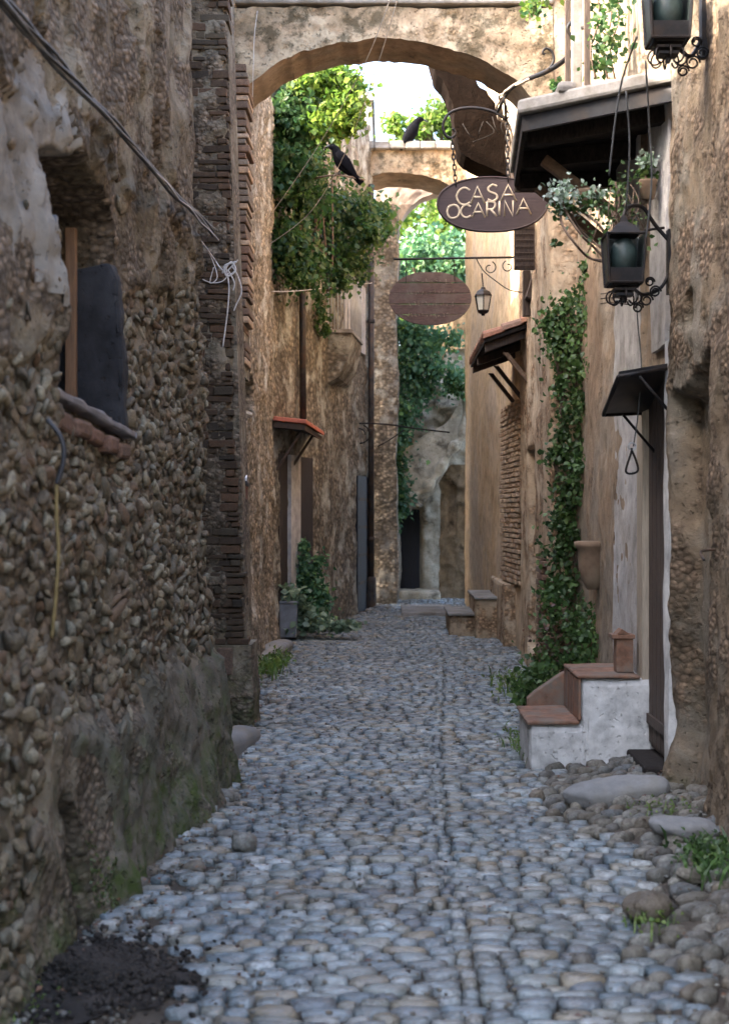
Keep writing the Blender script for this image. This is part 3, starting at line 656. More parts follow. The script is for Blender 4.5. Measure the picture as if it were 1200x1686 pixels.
if rest.V: tag(rest.build('bricks_beyond', M['brick_dark'], bp), kind='stuff')
# rendered foot with one terracotta block
def hfp(U, Z, X, Yv): return .02*fbm(X*4, Z*3, 0, 4, 31)+.01*fbm(X*15, Z*12, 0, 2, 32)+.02*(1-sst(.0, .5, Z))
wall_mesh('rendered_foot', [(-1.42, YB-.03), (PXx(414, YB), YB-.03), (PXx(414, YB), YB+.5)], -.1, .62, 1, hfp, M['near_left'], bp, .02, None, .05)
g = G(); g.box(P(357, 1112, YB-.06), P(384, 1066, YB-.02)); g.V = [(v[0], v[1], v[2]) for v in g.V]; g.build('terracotta_block', M['brick_red'], bp, bevel=.012)
# filler wall in the gap between
fw = thing('recessed_wall', (-1.55, 10, 0), 'dark recessed stretch of wall hidden between near house and brick pillar', 'wall')
wall_mesh('wall', [(-1.5, 8.1), (-1.5, 11.3)], -.1, 6.2, 1, lambda U, Z, X, Y: .03*fbm(Y*3, Z*3, 0, 3, 41), M['near_left'], fw, .06, None, .4)

# ================================================================== LEFT MIDDLE HOUSE (ochre, with a blind niche)
hm = thing('ochre_rubble_house', (-1.5, 15, 0), 'pale ochre rubble wall just past the brick pillar, with a tall dark niche', 'house')
PE = [(-1.37, 11.7), (-1.39, 14), (-1.45, 18.3)]
def hfE(U, Z, X, Yv):
    h = .03*fbm(Yv*1.1, Z*1.1, 0, 3, 51)+.02*fbm(Yv*4, Z*4, 0, 3, 52)+.012*fbm(Yv*14, Z*14, 0, 2, 53)
    h = h+.022*(.5-worley(Yv*8, Z*8, 54))*sst(-.15, .1, fbm(Yv*.9, Z*.9, 0, 2, 55))
    e = .03*fbm(Yv*6, Z*6, 0, 2, 56)
    n = box_mask(Yv+e, Z-.30*np.sin(np.clip((Yv-13.9)/1.6, 0, 1)*PI), 13.9, 15.5, 2.38, 2.98, .03)
    h = h*(1-n)-.28*n
    h = h+.06*(1-sst(0, .9, Z))
    return h
wall_mesh('wall', PE, -.15, 8.3, 1, hfE, M['mid_left'], hm, .035, None, .5, top=lambda U, X, Y: 8.0-1.4*sst(13.1, 13.5, Y)+.1*fbm(Y*2, Y*0, 0, 2, 8))
# meter box
t = thing('wall_mailbox', P(395, 825, 11.6), 'small dark red box with white top fixed on the ochre wall beside the brick pillar', 'box')
g = G(); a_ = P(388, 862, 11.5); b_ = P(405, 800, 11.5); g.box((a_.x-.04, 11.5, a_.z), (b_.x, 11.66, b_.z)); g.build('body', M['redbox'], t, bevel=.006)
g = G(); g.box((a_.x-.05, 11.48, b_.z+.002), (b_.x+.01, 11.68, b_.z+.04)); g.build('lid', M['black_hose'], t, bevel=.006)
g = G(); g.box((a_.x-.004, 11.48, b_.z+.044), (b_.x+.004, 11.62, b_.z+.085), Euler((.2, .1, .1)).to_matrix()); g.build('paper', M['white_paint'], t, bevel=.01)

# ================================================================== FIRST ARCH
def arch(name, mat, Yf, dep, xl, xr, ztop, intr, label, parent=None, res=.03, amp=.02, soffit=None, cap=None, seed=0):
    """intr(x) -> height of the underside; front face is a height field, body behind it."""
    r = parent or thing(name, (xl, Yf, 0), label, 'arch')
    xs = np.arange(xl, xr, res); nz = max(6, int((ztop-float(np.min(intr(xs))))/res*.8))
    t = np.linspace(0, 1, nz); zb = intr(xs)
    X, T = np.meshgrid(xs, t, indexing='ij'); Z = zb[:, None]*(1-T)+ztop*T
    Z = Z+T*.012*fbm(X*6, X*0, 0, 3, seed+5)+(1-T)*.012*fbm(X*9, X*0, 0, 2, seed+6)
    def face(sg, y0): return y0+sg*(amp*fbm(X*3, Z*3, 0, 4, seed)+amp*.5*fbm(X*12, Z*12, 0, 2, seed+1))
    Vf = np.stack([X, face(-1, Yf), Z], -1); Vb = np.stack([X, face(1, Yf+dep), Z], -1); m, n = X.shape; idx = np.arange(m*n).reshape(m, n); o = m*n
    Ff = np.stack([idx[:-1, :-1], idx[1:, :-1], idx[1:, 1:], idx[:-1, 1:]], -1).reshape(-1, 4)
    mk('face', Vf.reshape(-1, 3), Ff, mat, r); mk('face', Vb.reshape(-1, 3), Ff[:, ::-1], mat, r)
    k = 8; W = np.linspace(0, 1, k)   # soffit and top strips
    def strip(i, z_off, nm, mt, flip):
        a, b = Vf[:, i], Vb[:, i]; V = a[:, None]*(1-W[None, :, None])+b[:, None]*W[None, :, None]
        V[:, 1:-1, 2] += (.010*fbm(V[:, 1:-1, 0]*8, V[:, 1:-1, 1]*8, 0, 3, seed+9))
        id2 = np.arange(m*k).reshape(m, k); F = np.stack([id2[:-1, :-1], id2[1:, :-1], id2[1:, 1:], id2[:-1, 1:]], -1).reshape(-1, 4)
        mk(nm, V.reshape(-1, 3), F if not flip else F[:, ::-1], mt, r)
    strip(0, 0, 'soffit', soffit or mat, True); strip(-1, 0, 'top', cap or mat, False)
    # closed ends
    for e in (0, -1):
        V = np.concatenate([Vf[e], Vb[e][::-1]]); mk('end', V, [tuple(range(len(V)))], mat, r, False)
    return r
Y1 = 13.0
ap = [(385, 165), (405, 145), (423, 130), (445, 112), (467, 98), (500, 84), (543, 73), (600, 64), (640, 61), (683, 67), (733, 77), (770, 90), (800, 103), (835, 122), (855, 137), (875, 160), (912, 200)]
def in1(x): return np.interp(x, [PXx(p, Y1) for p, _ in ap], [PYz(q, Y1) for _, q in ap])
a1 = arch('street_arch', M['arch'], Y1, .68, PXx(382, Y1), PXx(911, Y1), 6.14, in1, 'wide flat ochre plastered arch bridging the lane overhead, stained with black moss', soffit=M['brown_plaster'], seed=61, amp=.018, res=.022)
g = G(); x0 = PXx(380, Y1); x1 = PXx(911, Y1); g.box((x0, Y1-.035, 6.165), (x1, Y1+.66, 6.34)); g.build('coping', M['slab_pale'], a1, bevel=.02)
# brick pier under its left foot
bpr = thing('brick_pier', (-1.3, 13, 2.9), 'narrow brick pier carrying the left foot of the arch, lit red brown bricks', 'pier')
z = PYz(600, 13); n_ = 0
while z < PYz(120, 13):
    h = random.uniform(.05, .085); x0 = -1.42; x1 = PXx(410, 13)+random.uniform(-.025, .015)-(.03 if z < 3.3 else 0)
    b = G(); b.box((x0, 12.93+random.uniform(-.015, .01), z), (x1, 13.4, z+h-.012), Euler((0, random.uniform(-.03, .03), 0)).to_matrix()); b.build('brick', M['brick_red'] if n_ % 5 else M['brick_tan'], bpr, bevel=.010); z += h; n_ += 1
g = G(); g.box((-1.45, 12.98, PYz(620, 13)), (PXx(402, 13), 13.5, PYz(110, 13))); g.build('core', M['mid_left'], bpr)

# buttress arch hanging behind, its shade put into a near-black stone colour
M['rib'] = mat_wall('shade_darkened_arch_stone', [(0.006, 0.004, 0.004), (0.011, 0.007, 0.005), (0.017, 0.011, 0.008)], 2.5, -.2, 24, (.02, .015, .01), bump=.02)
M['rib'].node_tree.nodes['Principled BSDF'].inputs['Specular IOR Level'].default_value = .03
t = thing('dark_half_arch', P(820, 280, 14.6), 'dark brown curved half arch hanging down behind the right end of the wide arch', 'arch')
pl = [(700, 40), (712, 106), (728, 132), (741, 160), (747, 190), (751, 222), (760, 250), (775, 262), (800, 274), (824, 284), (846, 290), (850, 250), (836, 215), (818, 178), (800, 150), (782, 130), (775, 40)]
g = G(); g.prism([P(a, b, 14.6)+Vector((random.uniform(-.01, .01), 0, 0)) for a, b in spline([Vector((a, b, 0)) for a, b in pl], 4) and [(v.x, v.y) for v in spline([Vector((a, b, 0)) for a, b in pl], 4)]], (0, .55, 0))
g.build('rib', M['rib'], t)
pos = clumps([(*P(a, b, 14.45), s) for a, b, s in ((775, 230, 1), (800, 245, 1.1), (815, 225, 1), (785, 205, .9), (820, 200, .8), (765, 250, .6), (800, 270, .7), (840, 190, .6))], 120, (.26, .2, .24))
tk = thing('dried_creeper', P(800, 275, 14.5), 'tangle of dead brown creeper hanging from the dark half arch', 'plant')
for i in range(5):
    a, b = random.uniform(760, 830), random.uniform(190, 260); G().tube(spline([P(a, b, 14.4), P(a+random.uniform(-15, 15), b+18, 14.35), P(a+random.uniform(-25, 25), b+random.uniform(20, 38), 14.4)], 4), .005, 5).build('twig', M['wood_black'], tk, True)

# ================================================================== SECOND and THIRD ARCH
Y2 = 24.5
ap2 = [(430, 420), (560, 330), (585, 300), (610, 289), (640, 284), (670, 284), (700, 288), (725, 297), (745, 308), (765, 330)]
def in2(x): return np.interp(x, [PXx(p, Y2) for p, _ in ap2], [PYz(q, Y2) for _, q in ap2])
arch('far_street_arch', M['arch'], Y2, 1.15, PXx(560, Y2), PXx(768, Y2), PYz(236, Y2), in2, 'thin sunlit ochre arch farther up the lane where a crow perches', soffit=M['brown_plaster'], cap=M['pale_house'], seed=71, amp=.03, res=.04)
t = bpy.data.objects['far_street_arch']; x0, x1 = PXx(540, Y2), PXx(768, Y2)
g = G()
n = 9
for i in range(n):
    xa, xb = x0+(x1-x0)*i/n, x0+(x1-x0)*(i+1)/n-.006; g = G(); g.box((xa, Y2-.15, PYz(245, Y2)-.03), (xb, Y2+1.2, PYz(236, Y2)+.012+random.uniform(-.012, .004))); g.build('coping_slab', M['slab_pale'], t, bevel=.02)
Y3 = 26.0
ap3 = [(600, 420), (650, 395), (655, 376), (664, 356), (678, 338), (695, 325), (715, 318), (740, 315), (780, 318)]
def in3(x): return np.interp(x, [PXx(p, Y3) for p, _ in ap3], [PYz(q, Y3) for _, q in ap3])
arch('pink_arch', M['pink'], Y3, .5, PXx(618, Y3), PXx(790, Y3), PYz(276, Y3), in3, 'pinkish plaster arch half hidden behind the far ochre arch', seed=81, res=.05)

# ================================================================== LEFT FAR HOUSE
hf_ = thing('balcony_house', (-1.2, 21, 0), 'far left house with pebbled wall, small balcony and red canopied door', 'house')
PF = [(-1.47, 18.3), (-1.0, 20.5), (-.30, 24.6)]
def ypx(px): # Y along PF where the wall shows at column px
    ys = np.linspace(18.3, 24.6, 800); xs_ = np.interp(ys, [18.3, 20.5, 24.6], [-1.47, -1.0, -.30]); return float(np.interp(px, CX+xs_*FP/ys, ys))
def hfF(U, Z, X, Yv):
    h = .04*fbm(Yv*.8, Z*.8, 0, 3, 91)+.02*fbm(Yv*3.5, Z*3.5, 0, 3, 92)+.018*(.5-worley(Yv*6, Z*6, 93))
    e = .01*fbm(Yv*6, Z*6, 0, 2, 96)
    for a, b, z0, z1, d in ((458, 471, -.2, 2.45, .2), (490, 512, -.2, 2.45, .25), (587, 604, -.2, 2.3, .25)):
        n = box_mask(Yv+e, Z, ypx(a), ypx(b), z0, z1, .02); h = h*(1-n)-.03*n
    return h
wall_mesh('wall', PF, -.15, 9.0, 1, hfF, M['far_left'], hf_, .04, None, .4, top=lambda U, X, Y: 7.9+.2*sst(21.0, 22.4, Y)+.1*fbm(Y*2, Y*0, 0, 2, 3))
def fpt(px, off=0.): # point on the house face
    Yq = ypx(px); return Vector((PXx(px, Yq)+off, Yq-off*.25, 0))
def door_slab(nm, a, b, z0, z1, mat, off):
    p, q = fpt(a, off), fpt(b, off); g = G(); g.hexa([(p.x, p.y, z0), (q.x, q.y, z0), (q.x-.05, q.y+.02, z0), (p.x-.05, p.y+.02, z0)], [(p.x, p.y, z1), (q.x, q.y, z1), (q.x-.05, q.y+.02, z1), (p.x-.05, p.y+.02, z1)])
    return g.build(nm, mat, hf_)
door_slab('door', 489, 513, 0, 2.4, M['far_door'], .02); door_slab('door', 457, 471, 0, 2.4, M['far_door'], .02)
door_slab('door_jamb', 472, 488, 0, 2.4, M['grey_plaster'], .06)
dd = door_slab('door', 586, 605, 0, 2.25, M['blue_door'], .03)
for zz in (.5, .95, 1.4, 1.85):
    p, q = fpt(588, .035), fpt(603, .035); g = G(); g.hexa([(p.x, p.y, zz), (q.x, q.y, zz), (q.x-.02, q.y, zz), (p.x-.02, p.y, zz)], [(p.x, p.y, zz+.05), (q.x, q.y, zz+.05), (q.x-.02, q.y, zz+.05), (p.x-.02, p.y, zz+.05)]); g.build('door_rail', M['rust'], dd)
# balcony
yb0, yb1 = 21.1, 22.6
g = G(); zt = PYz(548, yb0); poly = [(PXx(524, yb0), zt), (PXx(578, yb0), zt), (PXx(578, yb0), zt-.09), (PXx(576, yb0), zt-.18), (PXx(570, yb0), zt-.42), (PXx(556, yb0), zt-.64), (PXx(526, yb0), zt-.80)]
g.prism([(x_, yb0, z_) for x_, z_ in poly], (.12, 1.5, 0)); bal = g.build('balcony', M['far_left'], hf_)
g = G(); g.hexa([(PXx(522, yb0)-.1, yb0-.04, zt), (PXx(580, yb0), yb0-.04, zt), (PXx(580, yb0)+.13, yb1+.04, zt), (PXx(522, yb0), yb1+.04, zt)], [(PXx(522, yb0)-.1, yb0-.04, zt+.05), (PXx(580, yb0), yb0-.04, zt+.05), (PXx(580, yb0)+.13, yb1+.04, zt+.05), (PXx(522, yb0), yb1+.04, zt+.05)]); g.build('balcony_slab', M['slab_pale'], bal)
rl = G(); z1 = PYz(452, yb0)
for k in range(8):
    xx = PXx(540, yb0)+k*(PXx(578, yb0)-PXx(540, yb0))/7; rl.tube([(xx, yb0, zt), (xx, yb0, z1)], .018 if k == 0 else .007, 6)
for k in range(1, 9):
    f = k/8; xx = PXx(578, yb0)+.12*f; rl.tube([(xx, yb0+1.45*f, zt), (xx, yb0+1.45*f, z1)], .007, 6)
rl.tube([(PXx(540, yb0), yb0, z1), (PXx(578, yb0), yb0, z1), (PXx(578, yb0)+.12, yb0+1.45, z1)], .016, 6); rl.build('railing', M['zinc'], bal, True)
p, q = fpt(566, .02), fpt(600, .02); g = G(); g.hexa([(p.x, p.y, zt), (q.x, q.y, zt), (q.x-.05, q.y, zt), (p.x-.05, p.y, zt)], [(p.x, p.y, zt+1.1), (q.x, q.y, zt+1.1), (q.x-.05, q.y, zt+1.1), (p.x-.05, p.y, zt+1.1)]); g.build('shutter', M['grey_plaster'], hf_)
# red canopy
t = thing('red_canopy', P(490, 700, 18.9), 'small red topped canopy over the doorway of the far left house', 'canopy')
zc_ = PYz(697, 18.6); x0 = PXx(452, 18.6); x1 = PXx(532, 18.6)
g = G(); g.hexa([(x0, 18.35, zc_+.02), (x0+.42, 18.35, zc_-.02), (x1, 18.9, zc_-.14), (x0+.35, 20.3, zc_+.02)], [(x0, 18.35, zc_+.075), (x0+.42, 18.35, zc_+.035), (x1, 18.9, zc_-.09), (x0+.35, 20.3, zc_+.085)]); g.build('roof', M['red_tin'], t, bevel=.01)
g = G(); g.hexa([(x0, 18.38, zc_-.06), (x0+.40, 18.38, zc_-.10), (x1-.03, 18.92, zc_-.20), (x0+.35, 20.25, zc_-.05)], [(x0, 18.38, zc_+.01), (x0+.40, 18.38, zc_-.03), (x1-.03, 18.92, zc_-.15), (x0+.35, 20.25, zc_+.01)]); g.build('boarding', M['wood_dark'], t)
for yy, xo in ((18.5, 0), (19.1, .12)):
    g = G(); g.tube([(x0+.02+xo, yy, zc_-.62), (x0+.36+xo, yy, zc_-.10)], .02, 6); g.build('brace', M['wood_dark'], t)
# drain pipes
t = thing('drain_pipe', P(611, 1000, 24.2), 'long dark drain pipe down the corner of the far left house', 'pipe')
g = G(); xp = PXx(611, 24.2); g.tube([(xp, 24.15, .08), (xp, 24.15, PYz(305, 24.2))], .05, 10); g.build('pipe', M['rust'], t, True)
for zz in (1.2, 3.0, 4.8): G().lathe([(.056, 0), (.064, .01), (.064, .05), (.056, .06)], (xp, 24.15, zz), 12).build('pipe_collar', M['rust'], t)
G().lathe([(.09, 0), (.085, .5), (.07, .55)], (xp, 24.15, .05), 10).build('pipe_foot', M['rust'], t)
t = thing('rust_pipe', P(498, 690, 19.4), 'thin rust brown pipe ending above the red canopy', 'pipe')
g = G(); xp = PXx(499, 19.5); g.tube([(xp, 19.5, PYz(690, 19.5)), (xp-.01, 19.5, PYz(400, 19.5))], .045, 8); g.build('pipe', M['rust'], t, True)

# far corner house (narrow ochre wall)
hc = thing('narrow_ochre_house', (0, 25, 0), 'narrow strip of ochre rubble wall just right of the dark drain pipe', 'house')
def hfG(U, Z, X, Yv): return .03*fbm(X*3, Z*1.5, 0, 3, 101)+.02*(.5-worley(X*6+Yv*3, Z*6, 102))
wall_mesh('wall', [(-.35, 24.75), (.14, 24.75), (.2, 26.9)], -.1, PYz(340, 24.75), 1, hfG, M['mid_left'], hc, .035, None, .3)

# ================================================================== FAR END: rock, small door, parapet
YH = 27.0
fe = thing('far_rock_house', (.7, 27, 0), 'old wall closing the lane, pale layered rock over a small blue black door', 'house')
rb = .3
def hfH(U, Z, X, Yv):
    h = .06*fbm(X*1.5, Z*1.5, 0, 3, 111)+.03*fbm(X*5, Z*5, 0, 3, 112)
    h = h+.10*np.abs(fbm(X*2, Z*6, 0, 3, 113))*sst(2, 2.4, Z)
    dr = box_mask(X, Z, PXx(655, YH), PXx(692, YH), -.2, PYz(838, YH), .03); h = h*(1-dr)-.35*dr
    return h
wall_mesh('wall', [(-.3, YH), (1.7, YH)], -.1, 5.3, 1, hfH, M['far_rock'], fe, .04, None, .5, top=lambda U, X, Y: 4.9+.3*fbm(X*2, X*0, 0, 3, 9))
a_, b_ = P(655, 992, YH+.22), P(693, 838, YH+.22); g = G(); g.box((a_.x, YH+.22, .2), (b_.x, YH+.28, b_.z)); dr_ = g.build('door', M['blue_door'], fe)
for k in range(1, 4):
    xx = a_.x+(b_.x-a_.x)*k/4; g = G(); g.box((xx-.006, YH+.205, .22), (xx+.006, YH+.219, b_.z)); g.build('door_batten', M['dark_int'], dr_)
a_, b_ = P(636, 992, YH-.1), P(655, 838, YH-.1); g = G(); g.box((a_.x, YH-.1, .1), (b_.x, YH+.0, b_.z)); g.build('door_post', M['pale_wood'], fe, bevel=.01)
# brown lower wall at the right
def hfH2(U, Z, X, Yv):
    h = .05*fbm(X*2, Z*1.5, 0, 3, 121)+.03*fbm(X*7, Z*6, 0, 3, 122)
    sl_ = box_mask(X, Z, PXx(735, 26.2)+.0, PXx(748, 26.2), PYz(880, 26.2), PYz(800, 26.2), .03); return h*(1-sl_)-.25*sl_
wall_mesh('rendered_wall', [(PXx(722, 26.4), 26.4), (PXx(775, 26.0), 26.0)], -.1, PYz(765, 26.2), 1, hfH2, M['far_brown'], fe, .03, None, .4)
# sloping stone parapet / rock mass
g = G(); up = spline([Vector(v) for v in ((664, 835, 0), (690, 832, 0), (712, 812, 0), (728, 785, 0), (748, 755, 0), (764, 735, 0), (768, 690, 0))], 4)
dn = spline([Vector(v) for v in ((768, 640, 0), (740, 690, 0), (720, 705, 0), (700, 715, 0), (680, 730, 0), (664, 745, 0))], 4)
g.prism([P(v.x, v.y, 26.1) for v in up+dn], (0, .8, 0)); pr = g.build('rock_outcrop', M['far_rock'], fe)
par = spline([P(672, 822, 25.95), P(700, 805, 25.95), P(722, 776, 25.95), P(745, 738, 25.95), P(762, 715, 25.95), P(768, 655, 25.95)], 5)
G().tube(par, [.08+.03*math.sin(i*1.3) for i in range(len(par))], 8).build('parapet', M['far_rock'], fe, True)
def st2(px, py, Y, r): return P(px, py, Y), r
g = G(); par2 = spline([P(672, 842, 26.0), P(680, 828, 26.0), P(693, 835, 26.0)], 4); G().tube(par2, .05, 6).build('lintel', M['far_rock'], fe, True)
# upper brown wall behind the ivy
def hfU(U, Z, X, Yv): return .06*fbm(X*2, Z*1.5, 0, 3, 131)
wall_mesh('upper_wall', [(.45, 27.6), (1.7, 27.2)], 2.2, PYz(520, 27.5), 1, hfU, M['far_brown'], fe, .05, None, .4)
g = G(); g.box((PXx(655, 26.9), 25.9, .0), (PXx(725, 25.9), 26.9, .27)); rough(g.build('threshold', M['far_rock'], fe), .05, 4)
t = thing('stone_bollard', P(652, 1000, 25), 'dark squat stone block beside the narrow ochre wall', 'block')
g = G(); g.box(P(645, 1008, 25.2), P(659, 992, 25.5)+Vector((0, .1, 0))); g.build('block', M['pot_grey'], t, bevel=.03)
t = thing('pale_paving_slab', P(700, 1020, 23.5), 'pale flat slab across the far end of the lane', 'slab')
g = G(); zz = float(gz(.6, 23.2)); g.box((.2, 22.6, zz-.05), (1.05, 24.6, zz+.045)); g.build('slab', M['slab_pale'], t, bevel=.02)

# ================================================================== RIGHT SIDE
# far ochre house C
hC = thing('orange_plaster_house', (1.5, 21, 0), 'warm orange plastered house on the right with a doorway bricked up in tan bricks', 'house')
PC = [(2.1, 17.0), (1.6, 17.0), (1.30, 24.9), (2.0, 25.1)]
def hfC(U, Z, X, Yv):
    h = .02*fbm(Yv*.9, Z*.9, 0, 3, 141)+.008*fbm(Yv*4, Z*4, 0, 3, 142)
    n = box_mask(Yv, Z, 17.25, 19.25, .75, 2.98, .02)*sst(17.15, 17.2, Yv); h = h*(1-n)-.09*n
    return h
wall_mesh('wall', PC, -.1, 9.0, -1, hfC, M['ochre'], hC, .04, None, .4, top=lambda U, X, Y: 7.9+0*Y)
cn, cnt = 0, 0
z = .78
while z < 2.95:
    h = .062; yv = 17.28+(.12 if cn % 2 else 0)
    while yv < 19.2:
        wv = random.uniform(.2, .27) if random.random() < .8 else .12
        y1_ = min(yv+wv, 19.24); x_ = 1.6+(1.30-1.6)*((yv+wv/2-17)/7.9)
        if y1_-yv > .05:
            b = G(); b.box((x_-.055+random.uniform(-.012, .012), yv+.007, z), (x_+.08, y1_-.007, z+h-.014)); b.build('brick', M['brick_tan'], hC, bevel=.008); cnt += 1
        yv += wv
    z += h; cn += 1
# stoop
t = thing('ochre_stoop', (1.3, 19, 0), 'ochre rendered stoop with low steps under the bricked up doorway', 'steps')
def step_box(nm, a, b, mat, cap=None):
    g = G(); g.box(a, b); return rough(g.build(nm, mat, t), .04, 4)
step_box('step', (PXx(740, 19.6), 19.6, -.1), (1.3, 21, PYz(1014, 19.6)), M['ochre_rough'])
step_box('step', (PXx(783, 19.3), 19.3, -.1), (1.52, 21, PYz(987, 19.3)), M['ochre_rough'])
step_box('step', (PXx(830, 18.0), 18.0, -.1), (1.62, 20.5, PYz(962, 18.0)), M['ochre_rough'])
g = G(); g.box((PXx(737, 19.55), 19.55, PYz(1014, 19.6)+.003), (1.3, 21, PYz(1014, 19.6)+.04)); g.build('step_edge', M['slab_pale'], t, bevel=.01)
g = G(); g.box((PXx(781, 19.25), 19.25, PYz(987, 19.3)+.003), (1.52, 21, PYz(987, 19.3)+.04)); g.build('step_edge', M['slab_pale'], t, bevel=.01)

# house D, front face at Y=13 with the ivy
hD = thing('ivy_corner_house', (1.6, 14, 0), 'bright ochre corner wall on the right behind the climbing ivy', 'house')
def hfD(U, Z, X, Yv):
    h = .02*fbm(Yv*1.4+X*3, Z*1.4, 0, 3, 151)+.010*fbm(Yv*6+X*6, Z*6, 0, 3, 152)
    n = box_mask(Yv, Z, 14.6, 15.5, .2, 2.3, .02); return h-.1*n
wall_mesh('wall', [(2.2, 13.0), (1.47, 13.0), (1.43, 13.05), (1.50, 16.6), (1.62, 17.1)], -.1, 6.6, -1, hfD, M['ochre_rough'], hD, .03, None, .35)
z = .02; k = 0
while z < 1.25:
    for j in range(2):
        b = G(); x_ = 1.405+j*.0; b.box((x_-.0, 13.35+j*.26+(.1 if k % 2 else 0), z), (1.5, 13.35+j*.26+.24+(.1 if k % 2 else 0), z+.05)); b.build('brick', M['brick_red'], hD, bevel=.006)
    z += .062; k += 1

# middle right house R (door, plaster strips, x about 1.66)
hR = thing('tall_doorway_house', (1.8, 10, 0), 'right house with grey and brown plaster strips and a tall narrow dark door', 'house')
def hfR(U, Z, X, Yv):
    h = .018*fbm(Yv*1.2, Z*1.2, 0, 3, 161)+.006*fbm(Yv*7, Z*7, 0, 3, 162)
    h = h+.03*box_mask(Yv, Z, 9.42, 10.55, -.3, 9, .01)
    n = box_mask(Yv, Z, 8.56, 9.22, .12, 2.42, .012); h = h*(1-n)-.10*n
    return h
def XRw(Y): return 1.665
wall_mesh('wall', [(1.665, 8.38), (1.665, 13.1)], -.1, 6.3, -1, hfR, M['brown_plaster'], hR, .025, 4.6, .5)
g = G()
def hfRs(U, Z, X, Yv): return .014*fbm(Yv*1.2, Z*1.2, 0, 3, 171)+.006*fbm(Yv*6, Z*6, 0, 3, 172)
wall_mesh('grey_plaster_strip', [(1.615, 9.44), (1.615, 10.5)], -.05, 4.08, -1, hfRs, M['grey_plaster'], hR, .03, None, .14)
wall_mesh('plaster_above_door', [(1.63, 8.60), (1.63, 9.12)], 2.62, 4.08, -1, hfRs, M['grey_plaster'], hR, .03, None, .1)
wall_mesh('pale_door_reveal', [(1.61, 8.38), (1.61, 8.54)], .05, 2.62, -1, lambda U, Z, X, Y: .008*fbm(Y*8, Z*3, 0, 3, 175), M['white_plaster'], hR, .012, None, .1)
g = G(); g.box((1.60, 9.22, .05), (1.68, 9.42, 2.44)); g.build('door_frame', M['pale_wood'], hR, bevel=.006)
g = G(); g.box((1.655, 8.53, .15), (1.70, 9.23, 2.44)); dr = g.build('door', M['wood_dark'], hR)
for k in range(5):
    g = G(); y0 = 8.55+k*.134; g.box((1.640, y0, .18), (1.653, y0+.122, 2.42)); g.build('plank', M['wood_dark'], dr, bevel=.003)
g = G(); g.box((1.622, 8.55, .30), (1.638, 9.21, .36)); g.build('door_rail', M['wood_dark'], dr)
g = G(); g.box((1.50, 8.56, -.02), (1.80, 9.22, .13)); g.build('doorstep', M['wood_black'], hR, bevel=.015)
# near right house
hN = thing('near_right_house', (1.8, 7, 0), 'nearest house on the right edge, brown weathered render with a tall shallow recess', 'house')
def hfN(U, Z, X, Yv):
    h = .03*fbm(Yv*1.2, Z*1.0, 0, 3, 181)+.02*fbm(Yv*4, Z*2.5, 0, 4, 182)+.008*fbm(Yv*14, Z*12, 0, 3, 183)
    zt_ = 2.32+.0*Z
    ee = .03*fbm(Yv*6, Z*4, 0, 3, 186); zt2 = 2.26+.14*np.clip((8.2-Yv)/.7, 0, 1)
    rec = sst(7.40, 7.44, Yv+ee)*(1-sst(zt2-.04, zt2+.04, Z+ee))*(1-sst(8.24, 8.29, Yv+ee))
    h = h*(1-rec*.5)-.15*rec
    sl_ = box_mask(Yv, Z, 7.78, 7.92, 2.62, 2.80, .012); h = h-.12*sl_
    h = h+.05*(1-sst(0, .4, Z))
    return h
wall_mesh('wall', [(1.60, 1.5), (1.62, 7.4), (1.63, 8.36)], -.1, 6.2, -1, hfN, M['near_right'], hN, .022, 4.6, .5)
t = thing('iron_spike', P(1160, 905, 7.4), 'short bent iron spike sticking out of the near right wall', 'spike')
G().tube(spline([P(1160, 905, 7.35)+Vector((.06, 0, 0)), P(1160, 908, 7.3)-Vector((.02, 0, 0)), P(1168, 922, 7.2)-Vector((.03, 0, 0))]), .007, 6).build('spike', M['rust'], t, True)

# small sheet-metal canopy over the door
t = thing('sheet_metal_canopy', P(1060, 640, 8.8), 'small tilted black sheet metal canopy over the tall narrow door', 'canopy')
q = [Vector((1.66, 8.50, 2.47)), P(1018, 620, 8.35), P(993, 683, 8.95), Vector((1.67, 9.32, 2.26))]
g = G(); g.hexa([v for v in q], [v+Vector((0, 0, .03)) for v in q]); g.build('sheet', M['sheet'], t, bevel=.004)
g = G(); g.tube([q[1], q[2]], .014, 6); g.tube([q[1], q[0]], .012, 6); g.tube([q[2], q[3]], .012, 6); g.build('rim', M['iron'], t, True)
for v in (q[1], q[2]): g = G(); g.tube([v+Vector((.12, 0, -.0)), Vector((1.67, v.y+.1, v.z-.25))], .009, 6); g.build('strut', M['iron'], t, True)

# cord with hook
t = thing('hanging_hook', P(1040, 775, 8.7), 'black iron triangle hook hanging on a cord in front of the grey plaster strip', 'hook')
Yk = 8.78; K = lambda a, b, y=Yk: P(a, b, y)
G().tube(spline([K(1046, 480), K(1050, 540), K(1055, 600), K(1050, 680), K(1042, 735)], 4), .004, 5).build('cord', M['cable'], t, True)
tri = [K(1040, 738), K(1037, 750), K(1031, 768), K(1030, 777), K(1036, 780), K(1046, 778), K(1050, 772), K(1046, 757), K(1041, 745), K(1038, 738)]
G().tube(spline(tri, 3), .007, 6).build('hook', M['iron'], t, True)
ring = [K(1040+6*math.cos(a), 735+6*math.sin(a)) for a in np.linspace(0, 2*PI, 14)]; G().tube(ring, .005, 6).build('ring', M['zinc'], t, True)

